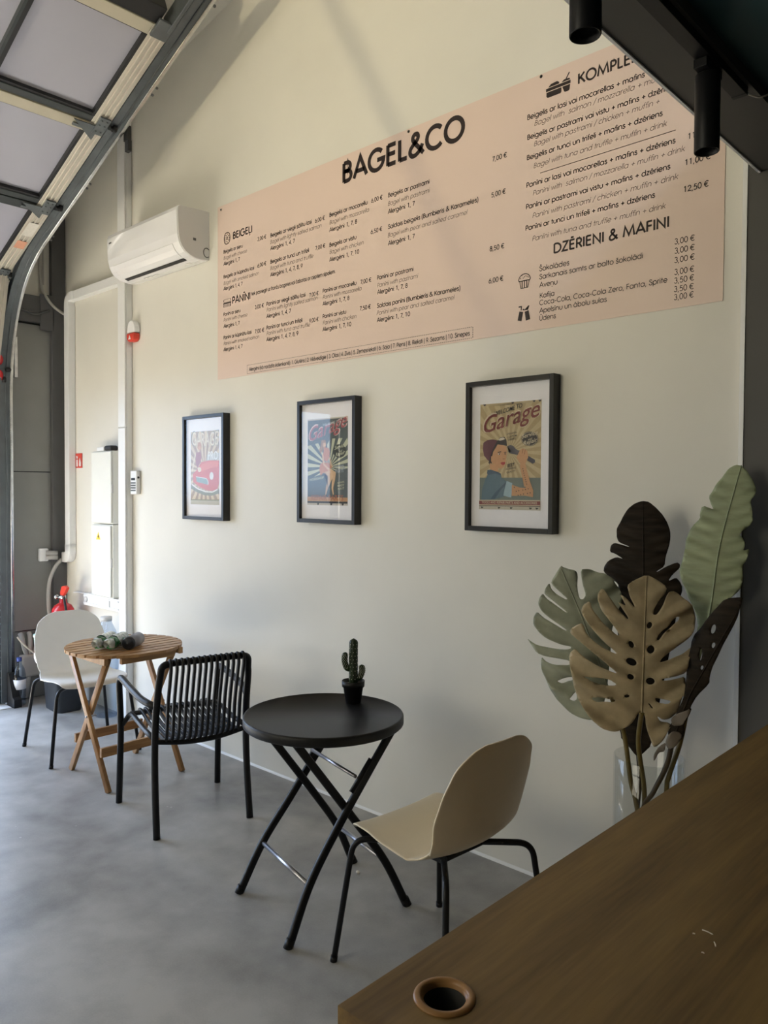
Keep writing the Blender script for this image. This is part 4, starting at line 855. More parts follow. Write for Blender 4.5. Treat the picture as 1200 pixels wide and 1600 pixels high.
def art_car(poly, rays, text):
    q = quad((208, 378), (555, 385), (208, 1275), (548, 1290)); TN = (0.50, 0.40, 0.24); OL = (0.20, 0.20, 0.12); CR = (0.62, 0.55, 0.40)
    W_ = lambda c, pts: poly(c, q(pts))
    poly((0.33, 0.23, 0.13), [(0, 0), (1, 0), (1, 1), (0, 1)]); rays((0.56, 0.46, 0.30), 0.5, 0.55, 24, 0.0, 0.93)
    text(OL, 'GARAGE', 0.03, 0.98, 0.185, -0.02, 'T', 0.0, 1.75, -0.03); text(CR, 'GARAGE', 0.05, 0.96, 0.180, -0.02, 'H', 0.0, 1.65, -0.03)
    W_((0.30, 0.10, 0.09), [(275, 640), (330, 630), (340, 700), (330, 760), (290, 830), (270, 760)]); W_((0.42, 0.22, 0.10), oval(318, 560, 26, 48)); W_(SKIN, oval(318, 585, 16, 26))
    W_(CR, [(262, 650), (275, 650), (250, 780), (235, 870), (222, 870), (240, 760)]); W_((0.45, 0.45, 0.40), [(410, 670), (555, 660), (555, 745), (400, 745)]); text((0.7, 0.7, 0.66), 'PRO', 0.62, 0.95, 0.39, 0.0, 'b', 0.0, 1.3)
    RD = (0.50, 0.09, 0.045)
    W_(RD, [(290, 850), (340, 760), (430, 745), (555, 755), (555, 1020), (530, 1090), (470, 1118), (400, 1105), (310, 1060), (240, 1000), (235, 900)])
    W_((0.58, 0.16, 0.09), [(330, 800), (430, 760), (540, 765), (540, 820), (420, 850), (340, 880)]); W_(CR, oval(318, 850, 22, 32)); W_((0.22, 0.30, 0.26), [(275, 935), (400, 965), (420, 1000), (418, 1040), (300, 1005), (280, 990)])
    W_((0.62, 0.6, 0.55), [(272, 930), (405, 960), (425, 1000), (422, 1045), (416, 1044), (417, 1002), (400, 970), (278, 940)]); W_((0.66, 0.62, 0.58), oval(462, 935, 24, 48)); W_((0.7, 0.66, 0.6), [(225, 1020), (300, 1080), (400, 1120), (470, 1125), (530, 1095), (530, 1108), (470, 1140), (390, 1132), (290, 1092), (222, 1035)])
    W_(OL, [(215, 1035), (290, 1092), (390, 1133), (470, 1140), (548, 1105), (548, 1150), (470, 1175), (380, 1170), (290, 1130), (215, 1080)])
    poly((0.22, 0.22, 0.12), [(0, 0.93), (1, 0.93), (1, 0.945), (0, 0.945)]); poly((0.46, 0.44, 0.36), [(0, 0.945), (1, 0.945), (1, 1), (0, 1)])
framed('black framed garage poster of a woman in a headscarf holding a wrench', -1.861, 1.747, (0.15, 0.153, 0.845, 0.853), art_wrench)
framed('black framed dark garage poster of a woman in an orange dress with sun rays', -2.978, 1.747, (0.15, 0.153, 0.845, 0.853), art_dress)
framed('black framed tan poster of a red car, nearest the air conditioner side', -4.076, 1.732, (0.15, 0.153, 0.845, 0.853), art_car)

# ------------------------------------------------------------------ round black folding table
def black_table():
    t = thing('bistro_table', 'round black folding bistro table with a small cactus on it', 'table', (-2.232, -0.735, 0), math.atan2(-0.248, 0.969))
    R, H = 0.310, 0.735
    bm = B(); lathe(bm, [(0.0, H-0.006), (R-0.012, H-0.006), (R-0.008, H), (R-0.003, H-0.001), (R, H-0.006), (R, H-0.032), (R-0.004, H-0.036), (R-0.014, H-0.036), (R-0.016, H-0.012), (0.0, H-0.012)], (0, 0, 0), 72, close=True); obj('tabletop', bm, M['black_top'], t)
    flat = rrect(0.030, 0.022, 0.008)
    def frame(hw, sy, dz):
        for s in (-1, 1):
            bm = B(); sweep(bm, smooth([(s*hw, sy*0.252, 0.008), (s*(hw-0.018), sy*0.165, 0.19), (s*(hw-0.032), sy*0.05, 0.355), (s*(hw-0.036), -sy*0.09, 0.545), (s*(hw-0.036), -sy*0.205, 0.70)], 6), flat, (1, 0, 0)); l = obj('leg', bm, M['black_metal'], t)
            bm = B(); sweep(bm, [(s*hw, sy*0.259, 0.0), (s*hw, sy*0.245, 0.030)], [(a*1.08, b*1.10) for a, b in flat], (1, 0, 0)); obj('foot_cap', bm, M['black_pl'], l)
        bm = B(); tube(bm, [(-hw+0.018, sy*0.165, 0.19), (hw-0.018, sy*0.165, 0.19)], 0.009); obj('crossbar', bm, M['chrome'], t)
    frame(0.222, -1, 0); frame(0.204, 1, 0)
    bm = B(); tube(bm, [(-0.176, 0.040, 0.535), (0.176, 0.040, 0.535)], 0.007); obj('upper_crossbar', bm, M['chrome'], t)
    for s in (-1, 1):
        bm = B(); sweep(bm, [(s*0.184, 0.020, 0.480), (s*0.184, 0.105, 0.590)], rrect(0.024, 0.012, 0.003), (1, 0, 0)); obj('slide_bracket', bm, M['black_metal'], t)
        bm = B(); lathe(bm, [(0, -0.014), (.006, -0.014), (.006, 0.014), (0, 0.014)], (s*0.179, 0.0, 0.422), 10, axis='X'); obj('pivot', bm, M['chrome'], t)
    bm = B(); box(bm, (-0.215, -0.22, 0.695), (-0.17, 0.22, 0.7225)); box(bm, (0.17, -0.22, 0.695), (0.215, 0.22, 0.7225)); obj('top_rail', bm, M['black_metal'], t, 0.003)
    return t
black_table()

t = thing('potted_cactus', 'small dark green cactus with two arms in a black pot on the black table', 'cactus', (-2.261, -0.546, 0.735))
bm = B(); lathe(bm, [(0.0, 0.0), (0.031, 0.0), (0.041, 0.066), (0.046, 0.066), (0.047, 0.090), (0.043, 0.090), (0.040, 0.074), (0.0, 0.074)], n=28); p = obj('pot', bm, M['black_pl'], t)
bm = B(); lathe(bm, [(0.0, 0.076), (0.038, 0.075), (0.039, 0.070), (0, 0.070)], n=20)
for k in range(26): a = random.random()*6.28; r = 0.034*math.sqrt(random.random()); ball(bm, (r*math.cos(a), r*math.sin(a), 0.077), 0.003+0.003*random.random(), 6)
obj('gravel', bm, M['gravel'], p)
def cact(pts, r, nrib=8):
    bm = B(); prof = []
    for i in range(nrib*4):
        a = 2*PI*i/(nrib*4); q = r*(1+0.10*math.cos(nrib*a)); prof.append((q*math.cos(a), q*math.sin(a)))
    P = smooth(pts, 8); n = len(P); sc = []
    for i in range(n):
        d = (n-1-i)/(n-1)*sum((Vector(pts[k+1])-Vector(pts[k])).length for k in range(len(pts)-1)); sc.append(1.0 if d > r*1.2 else max(0.12, math.sqrt(max(0, 1-(1-d/(r*1.2))**2))))
    sweep(bm, P, prof, None, 0, True, sc); return bm, P
camdir = V(0.66, -0.75, 0)                     # arms spread across the view
side = V(0.75, 0.66, 0)
bm, P = cact([(0, 0, 0.072), (0, 0, 0.14), (0, 0, 0.20), (0.001, 0, 0.262)], 0.0165); st = obj('stem', bm, M['cactus'], t)
def arm(s, z0, out, top):
    bm, P = cact([(0, 0, z0), side*s*out*0.7+V(0, 0, z0+0.002), side*s*out+V(0, 0, z0+0.022), side*s*(out+0.002)+V(0, 0, (z0+top)/2+0.01), side*s*(out-0.003)+V(0, 0, top)], 0.0115); return obj('arm', bm, M['cactus'], st), P
a1, P1 = arm(-1, 0.138, 0.034, 0.205); a2, P2 = arm(1, 0.100, 0.034, 0.155)
for par, PP, r in ((st, P, 0.018), (a1, P1[8:], 0.0125), (a2, P2[8:], 0.0125)):
    bm = B(); k = 0
    for i in range(1, len(PP)-2, 2):
        for j in range(8):
            a = 2*PI*(j+0.5*(k % 2))/8; ball(bm, PP[i]+V(math.cos(a)*r, math.sin(a)*r, 0), 0.0016, 6)
        k += 1
    obj('spines', bm, M['spine'], par)['kind'] = 'stuff'

# ------------------------------------------------------------------ moulded shell chairs
def shell_chair(label, loc, rz, m, seat_h=0.455):
    t = thing('shell_chair', label, 'chair', loc, rz)
    prof = [(0.245, -0.026), (0.232, -0.006), (0.205, 0.003), (0.14, 0.002), (0.06, -0.007), (-0.03, -0.015), (-0.085, -0.016), (-0.133, -0.006), (-0.168, 0.022), (-0.187, 0.062), (-0.200, 0.12), (-0.214, 0.19), (-0.229, 0.265), (-0.244, 0.33), (-0.252, 0.366)]
    P = smooth([(a, 0, b) for a, b in prof], 4); n = len(P)
    wk = [(0.0, 0.196), (0.10, 0.210), (0.25, 0.224), (0.38, 0.228), (0.47, 0.215), (0.53, 0.200), (0.60, 0.212), (0.70, 0.222), (0.80, 0.216), (0.90, 0.196), (1.0, 0.166)]
    L = [0.0]
    for i in range(1, n): L.append(L[-1]+(P[i]-P[i-1]).length)
    tot = L[-1]
    def width(s):
        for (a, w0), (b, w1) in zip(wk, wk[1:]):
            if s <= b: k = (s-a)/(b-a); k = k*k*(3-2*k); w = w0+(w1-w0)*k; break
        rc = 0.092
        d = (1-s)*tot
        if d < rc: w -= rc*(1-math.sqrt(max(0, 1-(1-d/rc)**2)))
        d = s*tot
        if d < 0.035: w -= 0.035*(1-math.sqrt(max(0, 1-(1-d/0.035)**2)))
        return w
    bm = B(); m_ = 17; G = []
    for i in range(n):
        s = L[i]/tot; w = width(s); tn = (P[min(i+1, n-1)]-P[max(i-1, 0)]).normalized(); nr = Vector((tn.z, 0, -tn.x))   # towards the sitter
        if nr.z < 0 and s < 0.5: nr = -nr
        row = []
        for j in range(m_):
            y = -1+2*j/(m_-1); bend = 0.010 if s < 0.40 else (0.010+0.026*min(1, (s-0.40)/0.15))*(1.0 if s < 0.7 else 1.0-0.85*(s-0.7)/0.3); fwd = Vector((1, 0, 0)) if s > 0.55 else (Vector((0, 0, 1)) if s < 0.40 else Vector((0.7, 0, 0.7)))
            row.append(bm.verts.new(P[i] + V(0, y*w, seat_h) + fwd*bend*abs(y)**2.4))
        G.append(row)
    for A, C in zip(G, G[1:]):
        for j in range(m_-1): bm.faces.new((A[j], A[j+1], C[j+1], C[j])).smooth = True
    o = obj('shell', bm, m, t); so = o.modifiers.new('thickness', 'SOLIDIFY'); so.thickness = 0.006; so.offset = 0; bv = o.modifiers.new('edge', 'BEVEL'); bv.width = 0.002; bv.limit_method = 'ANGLE'; bv.angle_limit = 0.9
    ss = o.modifiers.new('smooth', 'SUBSURF'); ss.levels = 1; ss.render_levels = 1
    for sx in (1, -1):
        for sy in (1, -1):
            bm = B(); tube(bm, fillet([(sx*0.255, sy*0.262, 0.0), (sx*0.212, sy*0.212, seat_h-0.035), (sx*0.09, sy*0.09, seat_h-0.035)], 0.05, 8), 0.0105); l = obj('leg', bm, M['black_metal'], t)
            bm = B(); tube(bm, [(sx*0.2555, sy*0.2625, 0.0), (sx*0.2535, sy*0.260, 0.018)], 0.0125); obj('foot_cap', bm, M['black_pl'], l)
    bm = B(); box(bm, (-0.10, -0.11, seat_h-0.046), (0.13, 0.11, seat_h-0.028)); obj('seat_bracket', bm, M['black_metal'], t, 0.004)
    return t
shell_chair('beige plastic shell chair with black legs between the round black table and the counter', (-1.640, -0.735, 0), math.radians(176), M['beige_shell'])
shell_chair('white plastic shell chair with black legs behind the slatted wooden table', (-4.640, -0.545, 0), math.radians(-6.5), M['white_shell'])

# ------------------------------------------------------------------ black slatted armchair
def armchair():
    t = thing('armchair', 'black slatted garden armchair turned towards the wooden table', 'chair', (-3.374, -0.6145, 0), math.atan2(0.241, -0.97))
    r = 0.0165
    for s in (1, -1):
        # rear leg runs up into the back post and round into the top rail
        bm = B(); tube(bm, smooth([(-0.262, s*0.228, 0.0), (-0.232, s*0.226, 0.22), (-0.222, s*0.224, 0.40), (-0.232, s*0.222, 0.56), (-0.262, s*0.218, 0.70), (-0.274, s*0.213, 0.755)], 5)[:-3] + fillet([(-0.270, s*0.214, 0.740), (-0.284, s*0.210, 0.798), (-0.286, s*0.165, 0.806)], 0.05, 6), r); l = obj('rear_leg', bm, M['black_metal'], t)
        bm = B(); tube(bm, fillet([(0.262, s*0.263, 0.0), (0.236, s*0.258, 0.40), (0.262, s*0.262, 0.655), (0.03, s*0.262, 0.632), (-0.12, s*0.255, 0.612), (-0.234, s*0.224, 0.600)], {1: 0.1, 2: 0.07, 3: 0.06, 4: 0.06}, 7), r); l = obj('front_leg', bm, M['black_metal'], t)
        bm = B(); tube(bm, fillet([(-0.224, s*0.222, 0.445), (-0.06, s*0.222, 0.448), (0.165, s*0.222, 0.472), (0.215, s*0.224, 0.455), (0.235, s*0.25, 0.405)], 0.04, 6), 0.0125); obj('side_rail', bm, M['black_metal'], t)
        for sx, yy in ((-0.262, 0.228), (0.262, 0.263)):
            bm = B(); lathe(bm, [(0.0, 0.0), (0.010, 0.0), (0.010, 0.006), (0, 0.006)], (sx, s*yy, 0.0), 12); obj('foot_glide', bm, M['ac_grey'], t)
    bm = B(); tube(bm, [(-0.286, 0.17, 0.806), (-0.292, 0.08, 0.807), (-0.294, 0.0, 0.808), (-0.292, -0.08, 0.807), (-0.286, -0.17, 0.806)], r); obj('top_rail', bm, M['black_metal'], t)
    bm = B(); tube(bm, [(0.185, -0.225, 0.468), (0.185, 0.225, 0.468)], 0.0125); obj('front_rail', bm, M['black_metal'], t)
    bm = B(); tube(bm, smooth([(-0.224, -0.222, 0.436), (-0.236, -0.1, 0.420), (-0.24, 0, 0.416), (-0.236, 0.1, 0.420), (-0.224, 0.222, 0.436)]), 0.0125); obj('rear_rail', bm, M['black_metal'], t)
    n = 14; pr = rrect(0.0225, 0.013, 0.006)
    for k in range(n):
        y = -0.176 + 0.352*k/(n-1); sag = 0.012*(1-(y/0.176)**2)
        path = fillet([(-0.272, y, 0.800), (-0.300-sag*0.3, y, 0.826), (-0.315-sag*0.4, y, 0.790), (-0.262-sag, y, 0.600), (-0.252-sag, y, 0.500), (-0.238-sag, y, 0.430), (-0.165, y, 0.436-sag*0.3), (0.02, y, 0.452-sag*0.5), (0.165, y, 0.484), (0.205, y, 0.478), (0.204, y, 0.452)], 0.05, 4)
        bm = B(); sweep(bm, path, pr, (0, 1, 0)); 
        o = obj('strap', bm, M['black_pl'], t)
    return t
armchair()

# ------------------------------------------------------------------ slatted wooden folding table
def wooden_table():
    t = thing('folding_table', 'round slatted wooden folding table by the wall with two packs on it', 'table', (-4.085, -0.560, 0), 0.0)
    R, H = 0.312, 0.722; n = 10; w = 2*R/n
    for k in range(n):
        x0 = -R+w*k+0.0065; x1 = x0+w-0.013; pts = []
        for i in range(7):
            x = x0+(x1-x0)*i/6; pts.append((x, math.sqrt(max(0.0016, (R+0.004)**2-x*x))))
        poly = pts + [(a, -b) for a, b in reversed(pts)]
        bm = B(); prism(bm, poly, lambda a, b: (a, b, H-0.016), lambda a, b: (a, b, H)); obj('slat', bm, M['acacia'], t, 0.002)
    for y in (-0.225, 0.225):
        bm = B(); box(bm, (-0.225, y-0.012, H-0.052), (0.225, y+0.012, H-0.0165)); obj('apron', bm, M['acacia_z'], t, 0.002)
    for x, yy in ((-0.255, 0.20), (0.255, 0.20)):
        bm = B(); box(bm, (x-0.012, -yy+0.04, H-0.050), (x+0.012, yy-0.04, H-0.0165)); obj('side_apron', bm, M['acacia'], t, 0.002)
    for sy in (-1, 1):
        for d in (-1, 1):
            y = sy*(0.222 if d > 0 else 0.198); bm = B()
            x0, x1 = d*0.240, -d*0.195
            sweep(bm, [(x0, y, 0.0), (x1, y, H-0.020)], rrect(0.036, 0.021, 0.003), (0, 1, 0)); obj('leg', bm, M['acacia_z'], t)
    for d in (-1, 1):
        x = d*0.172; yy = 0.222 if d > 0 else 0.198
        bm = B(); box(bm, (x-0.010, -yy-0.010, 0.172), (x+0.010, yy+0.010, 0.222)); obj('stretcher', bm, M['acacia'], t, 0.002)
    for sy in (-1, 1):
        bm = B(); lathe(bm, [(0, -0.03), (.005, -0.03), (.005, 0.03), (0, 0.03)], (0.022, sy*0.21, 0.362), 10, axis='Y'); obj('pivot', bm, M['chrome'], t)
    return t
wooden_table()
def at_rot(o, rz, rx=0.0): o.rotation_euler = (rx, 0, rz); return o
t = thing('bag_pack', 'pack of two rolls in crumpled green and clear film on the wooden table', 'plastic pack', (-4.030, -0.640, 0.7235), math.radians(36))
def crumple(bm, amt):
    for v in bm.verts: v.co += Vector((random.uniform(-amt, amt), random.uniform(-amt, amt), random.uniform(0, amt)))
for k, x in enumerate((-0.062, 0.008)):
    R_ = 0.035; bm = B(); pts = [(x, -0.085+0.017*i, 0.0365) for i in range(11)]
    sweep(bm, pts, circ(R_, 22, R_*0.96), (0, 0, 1), 0, True, [0.93, 0.97, 1.0, 1.02, 0.99, 1.0, 1.01, 0.99, 1.0, 0.97, 0.9]); crumple(bm, 0.0016); r_ = obj('wrapped_roll', bm, M['bag_green'], t)
    bm = B(); sweep(bm, [(x, -0.098, 0.031), (x+0.003, -0.093, 0.034), (x, -0.087, 0.036)], circ(R_, 18), (0, 0, 1), 0, True, [0.55, 0.85, 0.96]); crumple(bm, 0.004); obj('crumpled_end', bm, M['bag_clear'], r_)
    bm = B(); sweep(bm, [(x, -0.045+0.02*i, 0.0385) for i in range(7)], [(R_*1.03*math.cos(math.radians(a)), R_*1.03*math.sin(math.radians(a))) for a in range(-150, 151, 15)][::-1], (0, 0, 1), 0, False); crumple(bm, 0.0022); obj('clear_wrap', bm, M['bag_clear'], r_)
t = thing('bin_bag_roll', 'roll of black bin bags with a grey paper wrap on the wooden table', 'bag roll', (-3.975, -0.565, 0.722), math.radians(40))
bm = B(); lathe(bm, [(0.0, -0.088), (0.012, -0.087), (0.014, -0.082), (0.030, -0.085), (0.034, -0.080), (0.034, 0.08), (0.028, 0.085), (0.0, 0.082)], (0, 0, 0.035), 28, axis='Y'); obj('roll', bm, M['roll_black'], t)
bm = B(); lathe(bm, [(0.0348, -0.062), (0.0352, -0.062), (0.0352, 0.078), (0.0348, 0.078)], (0, 0, 0.0353), 28, axis='Y', close=True); obj('paper_wrap', bm, M['roll_wrap'], t)

# ------------------------------------------------------------------ clutter in the far corner
t = thing('fire_extinguisher', 'red fire extinguisher hanging on the wall behind the white chair', 'fire extinguisher', (-5.74, -0.152, 0.305))
bm = B(); lathe(bm, [(0.0, 0.09), (0.075, 0.09), (0.082, 0.102), (0.082, 0.36), (0.078, 0.395), (0.060, 0.425), (0.035, 0.440), (0.026, 0.445), (0.026, 0.470), (0, 0.470)], n=32); obj('cylinder', bm, M['red'], t)
bm = B(); lathe(bm, [(0, 0.466), (0.022, 0.466), (0.022, 0.495), (0, 0.495)], n=16); tube(bm, [(0, 0, 0.482), (-0.055, -0.02, 0.482)], 0.010); lathe(bm, [(0, -0.075), (0.017, -0.075), (0.017, -0.052), (0, -0.052)], (0, -0.02, 0.482), 14, axis='X'); obj('valve', bm, M['galv'], t)
bm = B(); prism(bm, [(-0.02, 0.497), (0.02, 0.497), (0.055, 0.525), (0.085, 0.560), (0.05, 0.575), (0.0, 0.565), (-0.025, 0.52)], lambda a, b: (a, -0.012, b), lambda a, b: (a, 0.012, b)); obj('handle', bm, M['red_pl'], t, 0.004)
bm = B(); tube(bm, smooth([(0.02, 0, 0.482), (0.07, -0.02, 0.46), (0.095, -0.02, 0.38), (0.094, -0.01, 0.2)]), 0.009); obj('hose', bm, M['slot'], t)
bm = B(); box(bm, (-0.03, 0.080, 0.30), (0.03, 0.150, 0.33)); obj('wall_hook', bm, M['steel_dark'], t)

t = thing('waste_bin', 'dark grey waste bin on the floor behind the white chair', 'bin', (-5.58, -0.225, 0), math.radians(86))
def bin_ring(w, d, z, r): return [(a, b, z) for a, b in rrect(w, d, r, 5)]
bm = B(); rings = [bin_ring(0.18, 0.26, 0.0, 0.045), bin_ring(0.185, 0.265, 0.01, 0.045), bin_ring(0.215, 0.30, 0.31, 0.05), bin_ring(0.228, 0.312, 0.315, 0.055), bin_ring(0.228, 0.312, 0.33, 0.055), bin_ring(0.213, 0.297, 0.33, 0.05), bin_ring(0.175, 0.255, 0.02, 0.045)]
RV = [[bm.verts.new(p) for p in r_] for r_ in rings]
for A, C in zip(RV, RV[1:]):
    for j in range(len(A)): bm.faces.new((A[j], A[(j+1) % len(A)], C[(j+1) % len(A)], C[j])).smooth = True
bm.faces.new(RV[0][::-1]); bm.faces.new(RV[-1]); obj('body', bm, M['bin'], t)

t = thing('mint_tub', 'pale mint plastic tub peeping out at the left edge of the white chair', 'tub', (-5.715, -0.325, 0.431))
bm = B(); lathe(bm, [(0, 0), (0.045, 0), (0.052, 0.088), (0.056, 0.09), (0.056, 0.105), (0.053, 0.108), (0.0, 0.108)], n=24); obj('tub', bm, M['mint'], t)
t = tag(obj('plastic_bag', (lambda bm: (lathe(bm, [(0.0, 0.0), (0.075, 0.004), (0.085, 0.035), (0.080, 0.07), (0.065, 0.092), (0.0, 0.096)], (-5.68, -0.305, 0.333), 14), [v.co.__setitem__(0, v.co.x+0.012*math.sin(v.co.z*60+v.co.y*50)) for v in bm.verts] and None, bm)[-1])(B()), M['bag_white']), 'white plastic bag slumped on the dark bin under the mint tub', 'bag')

t = thing('junction_box', 'pale junction box with pipes low on the wall beside the garage door track', 'junction box', (-6.03, -0.29, 0.18))
bm = B(); box(bm, (0.0, -0.075, 0.0), (0.07, 0.075, 0.165)); obj('box', bm, M['grey_pipe'], t, 0.014)
for dy in (-0.05, 0.0, 0.05):
    bm = B(); tube(bm, smooth([(0.035, dy*0.5, 0.16), (0.035, dy*0.9, 0.22), (0.03, dy*1.2, 0.30), (0.01, dy*1.3, 0.325)]), 0.017); obj('pipe', bm, M['grey_pipe'], t)
bm = B(); tube(bm, [(0.035, -0.02, 0.005), (0.035, -0.045, -0.16)], 0.024); obj('down_pipe', bm, M['grey_pipe'], t)
bm = B(); tube(bm, smooth([(-5.93, -0.41, 0.50), (-5.92, -0.37, 0.44), (-5.90, -0.30, 0.37), (-5.88, -0.25, 0.345), (-5.82, -0.22, 0.34)]), 0.007); tag(obj('cable', bm, M['cable']), 'pale cable drooping from the track across the junction box', 'cable')
def bottle(label, loc, s, capm):
    t = thing('water_bottle', label, 'bottle', loc)
    bm = B(); lathe(bm, [(a*s, b*s) for a, b in [(0.0, 0.0), (0.036, 0.0), (0.040, 0.012), (0.038, 0.05), (0.041, 0.06), (0.038, 0.075), (0.041, 0.09), (0.041, 0.20), (0.032, 0.245), (0.016, 0.275), (0.0145, 0.295), (0.0, 0.295)]], n=24); obj('bottle', bm, M['pet'], t)
    bm = B(); lathe(bm, [(a*s, b*s) for a, b in [(0.0415, 0.11), (0.0418, 0.11), (0.0418, 0.175), (0.0415, 0.175)]], n=24, close=True); obj('label', bm, M['bag_white'], t)
    bm = B(); lathe(bm, [(0, 0.294*s), (0.017*s, 0.294*s), (0.017*s, 0.32*s), (0, 0.32*s)], n=18); obj('cap', bm, capm, t)
    return t
bottle('blue capped water bottle on the floor beside the track foot', (-5.90, -0.41, 0.0), 1.1, M['blue_pl'])
t = thing('water_jug', 'large clear plastic water jug by the wall left of the wide duct', 'jug', (-5.19, -0.095, 0.0))
bm = B(); lathe(bm, [(0, 0), (0.075, 0), (0.082, 0.02), (0.082, 0.30), (0.077, 0.32), (0.082, 0.34), (0.082, 0.52), (0.066, 0.60), (0.040, 0.655), (0.036, 0.67), (0.0, 0.67)], n=32); obj('jug', bm, M['pet'], t)
bm = B(); lathe(bm, [(0, 0.67), (0.039, 0.67), (0.039, 0.70), (0, 0.70)], n=24); obj('cap', bm, M['ac_grey'], t)
bm = B(); box(bm, (-0.02, -0.0845, 0.50), (0.04, -0.075, 0.52)); obj('label', bm, M['roll_wrap'], t)

